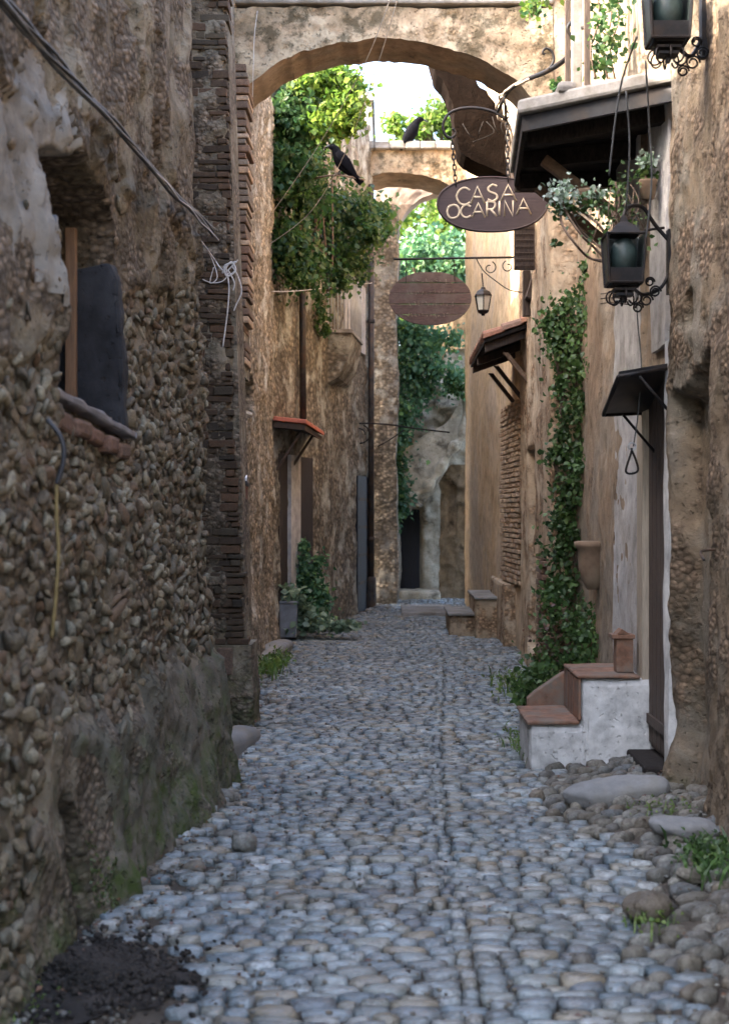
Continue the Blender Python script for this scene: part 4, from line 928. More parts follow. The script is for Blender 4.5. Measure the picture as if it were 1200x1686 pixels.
# ------------------------------------------------------------------ big balcony canopy on the right
bc = thing('wooden_balcony', (1.6, 9.8, 4), 'dark underside of a wooden balcony with pale slab edge jutting from the right wall', 'balcony')
zs = 4.10
fl = Vector((.80, 9.05, zs)); fr_ = Vector((1.66, 8.35, zs)); br_ = Vector((1.66, 10.65, zs)); bl = Vector((.88, 10.65, zs))
up = Vector((0, 0, .09))
g = G(); g.hexa([fl, fr_, br_, bl], [fl+up, fr_+up, br_+up, bl+up]); g.build('slab', M['slab_pale'], bc, bevel=.02)
d = Vector((0, 0, -.012))
# fascia boards
def board(nm, a, b, h, th, mat, dz=0, pr=bc, bev=.004):
    a, b = Vector(a), Vector(b); n_ = Vector((-(b-a).y, (b-a).x, 0)).normalized()*th; z_ = Vector((0, 0, -h)); o = Vector((0, 0, dz))
    g = G(); g.hexa([a+o, b+o, b+n_+o, a+n_+o], [a+o+z_, b+o+z_, b+n_+o+z_, a+n_+o+z_]); return g.build(nm, mat, pr, bevel=bev)
fi, fri, bli, bri = fl+Vector((.03, .04, -.003)), fr_+Vector((0, .05, -.003)), bl+Vector((.03, -.03, -.003)), br_+Vector((0, -.03, -.003))
board('fascia', fi, fri, .10, .03, M['sheet']); board('fascia', bli, fi, .10, .03, M['wood_black']); board('fascia', bri, bli, .14, .03, M['wood_dark'])
for k in range(9):
    f0, f1 = k/9, (k+1)/9-.008
    a0, a1_ = fi.lerp(bli, f0)+Vector((.035, .03, 0)), fi.lerp(bli, f1)+Vector((.035, .03, 0)); b0, b1 = fri.lerp(bri, f0)+Vector((0, .04, 0)), fri.lerp(bri, f1)+Vector((0, .04, 0))
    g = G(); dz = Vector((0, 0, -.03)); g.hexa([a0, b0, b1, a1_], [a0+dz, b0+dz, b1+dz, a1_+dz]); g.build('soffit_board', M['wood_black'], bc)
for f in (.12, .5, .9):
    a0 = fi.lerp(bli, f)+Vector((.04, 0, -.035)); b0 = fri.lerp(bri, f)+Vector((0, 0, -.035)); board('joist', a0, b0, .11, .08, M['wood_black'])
for f, o in ((.33, 0), (.85, 0)):
    a0 = fi.lerp(bli, f)+Vector((.16, 0, -.15)); b0 = Vector((1.66, a0.y+.05, a0.z-.48)); g = G(); dv = (b0-a0).normalized(); nrm = Vector((dv.z, 0, -dv.x))*.035; sd = Vector((0, .035, 0))
    g.hexa([a0-nrm-sd, a0+nrm-sd, a0+nrm+sd, a0-nrm+sd], [b0-nrm-sd, b0+nrm-sd, b0+nrm+sd, b0-nrm+sd]); g.build('brace', M['wood_brown'], bc, bevel=.006)
# hanging side screen: the dark box that closes the far side
g = G(); g.hexa([bli+Vector((0, -.02, -.02)), bli+Vector((.30, -.02, -.02)), bli+Vector((.30, .0, -.02)), bli+Vector((0, .0, -.02))], [bli+Vector((.05, -.02, -.12)), bli+Vector((.30, -.02, -.12)), bli+Vector((.30, .0, -.12)), bli+Vector((.05, .0, -.12))]); g.build('end_board', M['wood_black'], bc)
zt = zs+.09
def post(px, Yp, w_, mat, z1=6.3):
    x_ = PXx(px, Yp); g = G(); g.box((x_-w_, Yp-w_, zt), (x_+w_, Yp+w_, z1)); return g.build('post', mat, bc, bevel=.004)
post(934, 9.9, .018, M['wood_dark']); post(966, 9.6, .02, M['wood_dark'])
g = G(); g.box((PXx(941, 9.75), 9.72, zt), (PXx(957, 9.75), 9.80, 6.3)); g.build('door_post', M['slab_pale'], bc, bevel=.004)
# mossy plaster lump on the slab edge
g = G(); g.box((1.02, 8.82, zt-.02), (1.14, 8.98, zt+.05)); g.build('mortar_lump', M['slab_pale'], bc, bevel=.03)
# creeper over the balcony
t = thing('balcony_creeper', P(1000, 120, 9.4), 'sparse green creeper climbing the posts above the balcony slab', 'plant')
pos = clumps([(*P(a, b, y_), s) for a, b, y_, s in ((990, 30, 9.6, 1.2), (1000, 5, 9.6, 1.3), (985, 75, 9.6, .8), (1010, 60, 9.4, .9), (978, 110, 9.7, .6), (995, 95, 9.5, .6), (1012, 15, 9.3, 1), (880, 12, 10, .5), (915, 143, 9.6, .25))], 420, (.10, .14, .13))
leaves('leaves', pos, .05, M['vine'], t, six=True)
pos = clumps([(*P(a, b, 11.6), s) for a, b, s in ((880, -5, 1), (875, 12, .7), (895, -10, 1), (905, -20, 1))], 160, (.08, .10, .08))
leaves('leaves', pos, .055, M['yellow_leaf'], t, six=True)
for a in (980, 1000, 1012): G().tube(spline([P(a, 130, 9.6), P(a-8, 80, 9.55), P(a+6, 30, 9.6), P(a, -40, 9.6)], 4), .006, 5).build('stem', M['bark'], t, True)

# ------------------------------------------------------------------ sign 1 with scroll bracket
def oval(cx, cy, Y, rx, rz, n=56, wob=.008):
    out = []
    for i in range(n):
        a = 2*PI*i/n; k = 1+wob*math.sin(3*a+1)+wob*.6*math.sin(5*a)
        ca, sa = math.cos(a), math.sin(a)
        out.append(Vector((cx+rx*k*math.copysign(abs(ca)**.94, ca), Y, cy+rz*k*math.copysign(abs(sa)**.94, sa))))
    return out
YS = 11.1
s1 = thing('casa_ocarina_sign', P(808, 380, YS), 'oval plum brown wooden sign carved CASA OCARINA hanging under the balcony', 'sign')
c = P(810, 336, YS)
g = G(); g.prism(oval(c.x, c.z, YS, 92/FP*YS, 46/FP*YS), (0, .035, 0)); bd = g.build('board', M['sign_wood'], s1, bevel=.006)
G().tube([p_+Vector((0, -.002, 0)) for p_ in oval(c.x, c.z, YS, 90/FP*YS, 44.5/FP*YS)]+[oval(c.x, c.z, YS, 90/FP*YS, 44.5/FP*YS)[0]], .006, 5, False).build('rim', M['sign_wood'], bd, True)
GL = {'C': [[(.92, .85), (.6, 1), (.25, .88), (.02, .5), (.2, .12), (.55, 0), (.95, .14)]], 'A': [[(0, 0), (.45, 1), (.95, 0)], [(.2, .38), (.75, .38)]],
      'S': [[(.85, .9), (.5, 1), (.15, .82), (.2, .6), (.75, .42), (.85, .18), (.5, 0), (.08, .1)]], 'O': [[(.5, 1), (.12, .82), (0, .45), (.18, .08), (.5, 0), (.88, .15), (1, .55), (.82, .9), (.5, 1)]],
      'R': [[(.08, 0), (.08, 1)], [(.08, 1), (.7, .95), (.78, .7), (.55, .5), (.1, .48)], [(.42, .48), (.9, 0)]], 'I': [[(.5, 0), (.5, 1)]], 'N': [[(.05, 0), (.08, 1), (.82, 0), (.85, 1)]]}
def letters(txt, spots, Y, r, mat, parent, rot=0):
    for ch, (x0, y0, w_, h_) in zip(txt, spots):
        g = G()
        for st_ in GL[ch]:
            pts = [P(x0+u*w_+(1-v)*0, y0+(1-v)*h_, Y) for u, v in st_]
            curved = ch in 'CSO' or (ch == 'R' and len(st_) > 3)
            g.tube(spline(pts, 5) if curved else pts, r, 6)
        g.V = [(v[0], Y+.002+(v[1]-Y)*.35, v[2]) for v in g.V]; g.build('letter', mat, parent, True)
letters('CASA', [(751, 309, 24, 28), (775, 307, 24, 28), (801, 304, 20, 27), (824, 304, 27, 27)], YS-.003, .0082, M['letter'], bd)
letters('OCARINA', [(736, 337, 20, 22), (758, 337, 18, 21), (777, 334, 22, 24), (800, 332, 19, 24), (817, 331, 10, 24), (829, 330, 18, 26), (850, 327, 25, 26)], YS-.003, .0082, M['letter'], bd)
def chain(p, q, n, r, parent, mat):
    p, q = Vector(p), Vector(q); L_ = (q-p).length/n
    for i in range(n):
        c_ = p.lerp(q, (i+.5)/n); dv = (q-p).normalized(); sd = dv.cross(Vector((0, 1, 0))).normalized() if i % 2 else Vector((0, 1, 0))
        pts = [c_+dv*math.cos(a)*L_*.68+sd*math.sin(a)*r*2.4 for a in np.linspace(0, 2*PI, 11)]
        G().tube(pts, r, 5, False).build('chain_link', mat, parent, True)
chain(P(744, 228, YS), P(750, 306, YS), 9, .0052, s1, M['iron']); chain(P(834, 175, YS), P(836, 298, YS), 13, .0052, s1, M['iron'])
bk = thing('scroll_bracket', P(965, 45, 9.7), 'black wrought iron scroll arm reaching from the balcony post down to the oval sign', 'bracket')
path = [P(941, 62, 9.8), P(934, 48, 9.8), P(940, 38, 9.8), P(950, 42, 9.8), P(953, 58, 9.8), P(945, 82, 9.9), P(922, 104, 10.1), P(895, 120, 10.3), P(865, 132, 10.6), P(838, 150, 10.9), P(818, 185, YS)]
pp = spline(path, 6); G().tube(pp, [.010+.009*math.sin(PI*i/len(pp)) for i in range(len(pp))], 8).build('arm', M['iron'], bk, True)
G().tube(spline([P(903, 114, 10.2), P(911, 100, 10.2), P(908, 85, 10.2), P(898, 80, 10.2), P(893, 86, 10.2), P(897, 90, 10.2)], 6), .0085, 7).build('scroll', M['iron'], bk, True)
G().tube(spline([P(832, 196, YS), P(812, 184, YS), P(785, 178, YS), P(758, 179, YS), P(738, 188, YS), P(729, 205, YS), P(733, 222, YS), P(743, 227, YS), P(750, 219, YS), P(745, 212, YS)], 6), .0115, 8).build('loop', M['iron'], bk, True)
G().tube([P(953, 46, 9.8), P(966, 46, 9.62)], .014, 8).build('clamp', M['iron'], bk, True)
G().tube([P(830, 160, 10.95), P(833, 200, YS)], .009, 6).build('hanger', M['iron'], bk, True)
t = thing('twisted_vine_stem', P(830, 150, 10.9), 'pale twisted woody vine wound round the lower end of the iron scroll arm', 'plant')
for k in range(3):
    pts = [];
    for i in range(30):
        f = i/29; b_ = spline([P(872, 130, 10.5), P(845, 142, 10.85), P(826, 158, 11.0), P(822, 185, 11.15), P(838, 215, 11.25), P(838, 255, 11.3), P(842, 300, 11.3)], 5)
        pnt = b_[min(int(f*(len(b_)-1)), len(b_)-1)]; a = f*16+k*2.1; pts.append(pnt+Vector((math.cos(a)*.02, math.sin(a)*.02, math.sin(a*1.3)*.014)))
    G().tube(spline(pts, 2), .011-.001*k, 6).build('stem', M['bark_pale'], t, True)

# ------------------------------------------------------------------ sign 2 on a long rod, lantern
YT = 16.0
s2 = thing('worn_oval_sign', P(708, 535, YT), 'worn red brown oval plank sign with faded illegible lettering, farther up the lane', 'sign')
c = P(708, 491, YT)
z0_, z1_ = c.z-44/FP*YT, c.z+44/FP*YT
ov = oval(c.x, c.z, YT, 68/FP*YT, 44/FP*YT, 64, .012)
n = 5
for k in range(n):
    a_, b_ = z0_+(z1_-z0_)*k/n, z0_+(z1_-z0_)*(k+1)/n-.006
    zz = np.linspace(a_, b_, 7); rt, lf = [], []
    for zq in zz:
        q_ = max(0, 1-((zq-c.z)/(44/FP*YT*1.01))**2); hw = 68/FP*YT*q_**.47; rt.append(Vector((c.x+hw, YT, zq))); lf.append(Vector((c.x-hw, YT, zq)))
    g = G(); g.prism(rt+lf[::-1], (0, .03+.006*(k % 2), 0)); pk = g.build('plank', M['sign_old'], s2, bevel=.004); pk.location.y += .004*(k % 2)
rnd = random.Random(3)
for (xa, xb, yy, hh) in ((678, 738, 463, 10), (668, 745, 481, 9), (672, 748, 500, 9), (668, 735, 519, 8)):
    x_ = xa; g = G()
    while x_ < xb:
        w_ = rnd.uniform(3, 7); pts = [P(x_+rnd.uniform(0, w_), yy-hh*.5+rnd.uniform(0, hh), YT-.004) for _ in range(3)]
        g.tube(pts, .0045, 4); x_ += w_+2
    g.build('faded_lettering', M['letter_old'], s2)
for px in (668, 748): G().tube([P(px, 428, YT), P(px, 466 if px == 668 else 462, YT)], .005, 5).build('hanger', M['iron'], s2)
rd = thing('iron_rod_bracket', P(868, 424, YT), 'long thin iron rod with scrollwork reaching out from the orange wall', 'bracket')
G().tube([P(648, 427, YT), P(880, 423, YT)], .012, 6).build('rod', M['iron'], rd, True)
def spiral(cx, cy, r, t0, t1, Y, rr=.007, k=.0, par=rd, sx=1):
    pts = [P(cx+sx*(r*(1-k*i/29))*math.cos(t0+(t1-t0)*i/29), cy+(r*(1-k*i/29))*math.sin(t0+(t1-t0)*i/29), Y) for i in range(30)]
    return G().tube(pts, rr, 5).build('scroll', M['iron'], par, True)
spiral(806, 441, 11, -1.2, 5.0, YT, .006, .65); spiral(836, 439, 10, 4.4, -1.8, YT, .006, .65)
G().tube(spline([P(784, 426, YT), P(795, 445, YT), P(815, 462, YT), P(840, 478, YT), P(872, 482, YT)], 5), .006, 5).build('scroll', M['iron'], rd, True)
G().tube(spline([P(849, 426, YT), P(858, 440, YT), P(870, 452, YT)], 5), .006, 5).build('scroll', M['iron'], rd, True)
def lantern(px, py, Y, k, label):
    """small hexagonal hanging lantern, py = middle of the glass"""
    t = thing('hanging_lantern', P(px, py, Y), label, 'lantern'); c_ = P(px, py, Y); u = Y/FP*k
    G().lathe([(10*u, -13*u), (14.5*u, 12*u)], c_, 6).build('glass', M['glass_lamp'], t)
    G().lathe([(17*u, 12*u), (16.5*u, 14*u), (12*u, 20*u), (5*u, 24*u), (4*u, 27*u), (2*u, 28*u)], c_, 6).build('cap', M['iron'], t)
    G().lathe([(3*u, -22*u), (4*u, -19*u), (9*u, -17*u), (11.5*u, -14*u), (11.5*u, -12.5*u)], c_, 6).build('base', M['iron'], t)
    g = G()
    for i in range(6):
        a = 2*PI*(i+.5)/6; g.tube([c_+Vector((math.cos(a)*10.4*u, math.sin(a)*10.4*u, -13*u)), c_+Vector((math.cos(a)*15*u, math.sin(a)*15*u, 12*u))], 1.0*u, 5)
    g.build('frame', M['iron'], t); G().tube([c_+Vector((0, 0, 27*u)), P(px-2, 450, Y)], 1.2*u, 5).build('hanger', M['iron'], t)
    return t
lantern(795, 499, YT-.02, .95, 'small black lantern with frosted glass hanging from the scrollwork by the orange wall')

# ------------------------------------------------------------------ big dark wall lamps on the right
def wall_lamp(base, label):
    """local frame: lantern centre at base, wall towards +x"""
    t = thing('street_lamp', base, label, 'street lamp', 'dark iron street lamps on the right wall')
    B = Vector(base); u = .0031
    def V(x, y, z): return B+Vector((x*u, y*u, z*u))
    g = G()
    tw, bw = 35, 30   # half widths top and bottom
    for sx in (-1, 1):
        for sy in (-1, 1): g.tube([V(sx*bw, sy*bw, -48), V(sx*tw, sy*tw, 40)], .0075, 6)
    for z_, w_ in ((-48, bw), (40, tw)):
        q = [V(-w_, -w_, z_), V(w_, -w_, z_), V(w_, w_, z_), V(-w_, w_, z_), V(-w_, -w_, z_)]
        for a, b in zip(q, q[1:]): g.tube([a, b], .008, 6)
    g.build('lantern_frame', M['iron'], t)
    for sx, sy in ((0, 1), (1, 0), (-1, 0)):
        g = G(); a_ = .97
        if sx: g.hexa([V(sx*bw*a_, -bw*a_, -48), V(sx*bw*a_, bw*a_, -48), V(sx*tw*a_, tw*a_, 40), V(sx*tw*a_, -tw*a_, 40)], [V(sx*(bw*a_-2), -bw*a_, -48), V(sx*(bw*a_-2), bw*a_, -48), V(sx*(tw*a_-2), tw*a_, 40), V(sx*(tw*a_-2), -tw*a_, 40)])
        else: g.hexa([V(-bw*a_, bw*a_, -48), V(bw*a_, bw*a_, -48), V(tw*a_, tw*a_, 40), V(-tw*a_, tw*a_, 40)], [V(-bw*a_, bw*a_-2, -48), V(bw*a_, bw*a_-2, -48), V(tw*a_, tw*a_-2, 40), V(-tw*a_, tw*a_-2, 40)])
        g.build('pane', M['pane'], t)
    g = G(); g.hexa([V(-bw, -bw, -48), V(bw, -bw, -48), V(bw+2, -bw-2, -22), V(-bw-2, -bw-2, -22)], [V(-bw, -bw+2, -48), V(bw, -bw+2, -48), V(bw+2, -bw, -22), V(-bw-2, -bw, -22)]); g.build('front_panel', M['iron'], t)
    G().lathe([(3*u, -30*u), (14*u, -28*u), (22*u, -18*u), (25*u, 0), (24*u, 16*u), (17*u, 30*u), (10*u, 36*u)], B, 24).build('globe', M['glass_green'], t, True)
    G().lathe([(38*u, 40*u), (38*u, 44*u), (26*u, 56*u), (10*u, 66*u), (6*u, 76*u), (2*u, 80*u)], B, 4).build('cap', M['iron'], t)
    g = G()
    for k in range(3): s_ = (25-4*k); g.lathe([(s_*1.35*u, (-52-9*k)*u), (s_*1.35*u, (-48-9*k)*u)], B, 4)
    g.tube([V(0, 0, -48), V(0, 0, -82)], .012, 6); g.build('tray', M['iron'], t)
    g = G()
    for a0 in np.linspace(0, 2*PI, 9)[:-1]:
        ca, sa = math.cos(a0), math.sin(a0)
        pts = [V(ca*(22+10*math.sin(q))*1.0, sa*(22+10*math.sin(q)), -60-10*(1-math.cos(q))-q*1.5) for q in np.linspace(0, 4.6, 12)]; g.tube(pts, .005, 5)
    g.build('scrollwork', M['iron'], t, True)
    # arm to the wall
    wx_ = (1.62-B.x)/u
    arm = spline([V(0, 0, 76), V(10, 10, 96), V(40, 30, 100), V(wx_*.7, 40, 70), V(wx_, 44, 40)], 6); G().tube(arm, .012, 8).build('arm', M['iron'], t, True)
    arm = spline([V(22, 10, -56), V(40, 20, -64), V(wx_*.8, 34, -50), V(wx_, 40, -20)], 6); G().tube(arm, .011, 7).build('arm', M['iron'], t, True)
    for k, (cx_, cz_, r_) in enumerate(((46, -74, 12), (30, -88, 10), (62, -58, 11), (52, -40, 9))):
        cx_ = min(cx_, wx_-4); pts = [V(cx_+r_*(1-i/40)*math.cos(i*.42), 22, cz_+r_*(1-i/40)*math.sin(i*.42)) for i in range(24)]; G().tube(pts, .0055, 5).build('scroll', M['iron'], t, True)
    G().box(V(wx_-4, 30, -60), V(wx_+6, 54, 60)).build('wall_plate', M['iron'], t)
    return t
B1 = P(1026, 425, 8.3); wall_lamp((B1.x, B1.y, B1.z), 'lower dark iron street lamp with green glass globe under the balcony')
B2 = P(1098, 22, 7.4); wall_lamp((B2.x, B2.y, B2.z), 'upper dark iron street lamp with green glass globe cut by the top edge')
t = thing('lamp_cords', P(1020, 300, 8.0), 'two dark cords running from the upper lamp down past the balcony', 'cable')
for pts in (([P(1048, 60, 7.6), P(1024, 130, 8.0), P(1012, 200, 8.1), P(1002, 290, 8.2)]), ([P(1062, 100, 7.8), P(1068, 200, 8.0), P(1072, 300, 8.1), P(1062, 400, 8.2)]), ([P(1030, 150, 8.0), P(1036, 240, 8.1), P(1030, 345, 8.25)])):
    G().tube(spline(pts, 5), .0055, 5).build('cord', M['cable'], t, True)
t = thing('insulator_wires', P(1010, 500, 8.8), 'short pale horizontal wires with white insulator under the lower street lamp', 'wire')
for k in range(3): G().tube(spline([P(988, 484+k*8, 8.75), P(1010, 482+k*8, 8.75), P(1034, 486+k*8, 8.75)], 4), .0028, 5).build('wire', M['rust'], t, True)
G().lathe([(.008, 0), (.014, .01), (.012, .03), (.004, .04)], P(998, 474, 8.7), 10).build('insulator', M['white_paint'], t, True)
t = thing('iron_tie_rod', P(1090, 376, 8.4), 'short black iron rod sticking out beside the lower street lamp', 'rod')
G().tube([P(1060, 379, 8.5), P(1093, 375, 8.5)], .008, 6).build('rod', M['iron'], t, True)

# succulent in a hanging pot
t = thing('flowering_succulent', P(990, 420, 8.7), 'leggy succulent with pale green rosettes spilling on woody stems below the balcony', 'plant')
Yp = 8.75
stems = [[(1010, 440), (980, 410), (955, 385), (932, 350), (925, 330)], [(1005, 400), (985, 370), (960, 350), (935, 335)], [(1000, 430), (970, 425), (945, 400), (925, 370), (922, 345)], [(1015, 400), (1010, 360), (990, 330), (980, 315)],
         [(1020, 410), (1015, 370), (1018, 330), (1012, 300)], [(1060, 390), (1068, 360), (1064, 320), (1062, 290)], [(1005, 415), (975, 398), (950, 372), (940, 350)]]
for s_ in stems: G().tube(spline([P(a, b, Yp+random.uniform(-.1, .1)) for a, b in s_], 5), [.011]*4+[.008]*(len(spline(s_ and [Vector((0, 0, 0))]*len(s_), 5))-4), 6).build('stem', M['bark'], t, True)
def rosette(c_, r, n):
    g = []
    return clumps([(*c_, 1)], n, (r, r, r*.8))
pos = np.concatenate([rosette(P(a, b, Yp), r, n_) for a, b, r, n_ in ((918, 318, .07, 70), (932, 306, .055, 60), (925, 335, .06, 50), (975, 318, .05, 50), (988, 322, .04, 30), (945, 325, .045, 34), (1062, 262, .045, 50), (1070, 258, .03, 24))])
leaves('rosettes', pos, .034, M['blossom'], t, six=True, nrm=(0, -.5, .6))
pos = clumps([(*P(a, b, 8.6), 1) for a, b in ((1005, 330), (1020, 345), (1035, 325), (1000, 365), (1040, 360), (985, 350), (1025, 300), (1045, 395), (985, 400), (1015, 380))], 260, (.07, .08, .08)); leaves('scraggly_leaves', pos, .028, M['ivy'], t, six=True)
for i in range(16):
    a, b = random.uniform(985, 1050), random.uniform(300, 360); G().tube(spline([P(a, b, 8.7), P(a+random.uniform(-14, 14), b+35, 8.6), P(a+random.uniform(-22, 22), b+random.uniform(55, 95), 8.65)], 4), .0035, 5).build('twig', M['bark'], t, True)
pos = np.concatenate([rosette(P(a, b, Yp+.03), r, n_) for a, b, r, n_ in ((922, 345, .065, 60), (940, 340, .05, 40), (970, 335, .06, 50), (1000, 345, .055, 30), (1012, 310, .04, 24), (1062, 285, .05, 60), (1062, 300, .035, 30), (915, 400, .03, 16))])
leaves('green_leaves', pos, .04, M['ivy'], t, six=True)
G().lathe([(.04, -.10), (.055, 0), (.06, .01), (.045, .01)], P(1066, 300, 8.75), 12).build('pot', M['pot_clay'], t, True)
G().lathe([(.055, -.09), (.075, 0), (.08, .01), (.06, .01)], P(968, 316, 8.95), 12).build('pot', M['pot_clay'], t, True)

# ------------------------------------------------------------------ tiled awning and shutters on the right
t = thing('tiled_awning', (1.5, 16.5, 3.4), 'small awning of curved terracotta tiles on timber braces by the orange wall', 'awning')
ya, yb_ = 15.5, 18.2; xo, xi = PXx(792, 15.8), PXx(884, 15.8)
zo, zi = PYz(560, 15.7), PYz(528, 15.7)
nrow = 11
for k in range(nrow):
    y0 = ya+(yb_-ya)*k/nrow; y1_ = y0+(yb_-ya)/nrow
    for j in range(3):
        fa, fb = j/3, (j+1)/3+.05; xa, xb = xo+(xi-xo)*fa, xo+(xi-xo)*min(fb, 1); za, zb = zo+(zi-zo)*fa-.012*(2-j)+.02, zo+(zi-zo)*min(fb, 1)-.012*(2-j)+.02
        V = []; Fc = []; nn = 7; rr = (y1_-y0)*.52
        for i in range(nn):
            a = PI*i/(nn-1); dy, dzq = math.cos(a)*rr, math.sin(a)*rr*.7
            V += [(xa, (y0+y1_)/2+dy, za+dzq), (xb, (y0+y1_)/2+dy*.85, zb+dzq*.85), (xa, (y0+y1_)/2+dy*.84, za+dzq*.8-.004), (xb, (y0+y1_)/2+dy*.7, zb+dzq*.7-.004)]
        for i in range(nn-1): b = 4*i; Fc += [(b, b+4, b+5, b+1), (b+2, b+3, b+7, b+6), (b, b+2, b+6, b+4)]
        G().add(V, Fc).build('roof_tile', M['roof_tile'], t)
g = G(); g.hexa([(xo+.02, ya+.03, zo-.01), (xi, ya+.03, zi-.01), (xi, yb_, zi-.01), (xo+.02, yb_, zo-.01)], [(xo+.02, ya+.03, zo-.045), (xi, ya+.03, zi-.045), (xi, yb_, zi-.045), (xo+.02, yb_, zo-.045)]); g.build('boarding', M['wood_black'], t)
for yy in (15.62, 17.0, 17.9):
    g = G(); a0, b0 = Vector((xo+.03, yy, zo-.05)), Vector((xi, yy, zi-.05)); g.hexa([a0, b0, b0+Vector((0, .08, 0)), a0+Vector((0, .08, 0))], [v-Vector((0, 0, .09)) for v in (a0, b0, b0+Vector((0, .08, 0)), a0+Vector((0, .08, 0)))]); g.build('rafter', M['wood_dark'], t, bevel=.006)
    a0 = a0+Vector((.22, .04, -.09)); b0 = Vector((xi-.02, yy+.04, a0.z-.42)); g = G(); s_ = .03; g.hexa([a0+Vector((-s_, -s_, 0)), a0+Vector((s_, -s_, 0)), a0+Vector((s_, s_, 0)), a0+Vector((-s_, s_, 0))], [b0+Vector((-s_, -s_, 0)), b0+Vector((s_, -s_, 0)), b0+Vector((s_, s_, 0)), b0+Vector((-s_, s_, 0))])
    g.build('brace', M['wood_brown'] if yy < 16 else M['wood_dark'], t, bevel=.005)
def slab_thing(nm, label, cat, px0, px1, py0, py1, Y, dep, mat, slats=0):
    t = thing(nm, P((px0+px1)/2, py1, Y), label, cat); a, b = P(px0, py1, Y), P(px1, py0, Y)
    g = G(); g.box((a.x, Y, a.z), (b.x, Y+dep, b.z)); g.build('frame', mat, t, bevel=.006)
    for k in range(slats):
        zz = a.z+(b.z-a.z)*(k+.5)/slats; g = G(); g.box((a.x+.015, Y-.012, zz-.012), (b.x-.015, Y-.001, zz+.012), Euler((.4, 0, 0)).to_matrix()); g.build('slat', mat, t)
    return t
slab_thing('open_shutter', 'open dark brown wooden shutter just below the right end of the oval sign', 'shutter', 846, 880, 350, 444, 14.6, .05, M['wood_dark'], 9)
t = thing('drooping_wood_panel', P(872, 480, 14.9), 'loose brown timber panel tilted below the open shutter', 'panel')
q = [P(866, 488, 14.9), P(874, 492, 14.9), P(887, 455, 14.9), P(878, 448, 14.9)]; g = G(); g.hexa(q, [v+Vector((0, .5, 0)) for v in q]); g.build('board', M['wood_dark'], t, bevel=.006)
g = G(); a, b = P(861, 520, 15.1), P(873, 445, 15.1); g.box((a.x, 15.1, a.z), (b.x, 15.2, b.z)); g.build('post', M['wood_dark'], t, bevel=.006)

# ------------------------------------------------------------------ white steps on the right
st = thing('whitewashed_steps', (1.2, 9.3, 0), 'whitewashed block of two steps with terracotta treads in front of the ivy', 'steps')
YF = 9.2
zA, zB = PYz(1187, YF), PYz(1112, YF)
xA, xM, xB = PXx(872, YF), PXx(957, YF), PXx(1048, YF)
def hfS(U, Z, X, Yv): return .008*fbm(X*4+Yv, Z*4, 0, 3, 191)+.004*fbm(X*14, Z*14, 0, 2, 192)
def wb(nm, x0, x1, y0, y1, z1, mat):
    wall_mesh(nm, [(x0, y1), (x0, y0), (x1, y0), (x1, y0+.03)], -.1, z1, -1 if False else 1, hfS, mat, st, .018, None, .02)
    return
g = G(); g.box((xA, YF, -.1), (xM+.05, 9.97, zA-.028)); rough(g.build('lower_step', M['white_plaster'], st))
g = G(); g.box((xM, YF+.003, -.1), (xB+.12, 9.99, zB-.024)); rough(g.build('upper_step', M['white_plaster'], st))
for k in range(3):
    y0 = YF-.012+k*.255; g = G(); g.box((xA-.02, y0, zA-.026), (xM-.012, y0+.248, zA+random.uniform(0, .004))); rough(g.build('tread_tile', M['terracotta'], st), .016, 4, .01)
    g = G(); g.box((xM-.022, y0+.012, zA+.006), (xM-.003, y0+.25, zB-.026)); g.build('riser_tile', M['terracotta'], st, bevel=.004)
for k in range(3):
    y0 = YF-.012+k*.255; g = G(); g.box((xM-.028, y0, zB-.022), (xB+.02, y0+.248, zB+random.uniform(0, .004))); rough(g.build('tread_tile', M['terracotta'], st), .016, 4, .01)
# back parapet of the lower step (terracotta side)
g = G(); g.prism([P(868, 1230, YF+.79), P(945, 1230, YF+.79), P(945, 1102, YF+.79), P(926, 1108, YF+.79), P(882, 1138, YF+.79), P(868, 1150, YF+.79)], (0, .10, 0)); g.build('side_wall', M['terracotta'], st, bevel=.01)
# terracotta chimney-like pot on the top step
t = thing('terracotta_block', P(1025, 1108, 9.4), 'square terracotta block with stepped cap standing on the top white step', 'block')
a, b = P(1014, 1108, 9.35), P(1042, 1052, 9.35); g = G(); g.box((a.x, 9.35, zB+.002), (b.x, 9.47, b.z)); g.build('body', M['terracotta'], t, bevel=.006)
g = G(); g.box((a.x-.03, 9.33, b.z+.002), (b.x+.01, 9.49, b.z+.028)); g.prism([(a.x-.0, 9.34, b.z+.03), (b.x-.02, 9.34, b.z+.03), ((a.x+b.x)/2-.02, 9.34, b.z+.065)], (0, .14, 0)); g.build('cap', M['terracotta'], t, bevel=.004)
# clay ledge pot further back
t = thing('clay_wall_pot', P(975, 960, 11.6), 'weathered clay wall pot on the brown plaster among the ivy', 'pot')
c_ = P(976, 960, 11.6); G().lathe([(.05, -.05), (.09, .02), (.12, .15), (.125, .27), (.15, .29), (.15, .33), (.12, .335)], c_, 20).build('pot', M['pot_clay'], t, True)
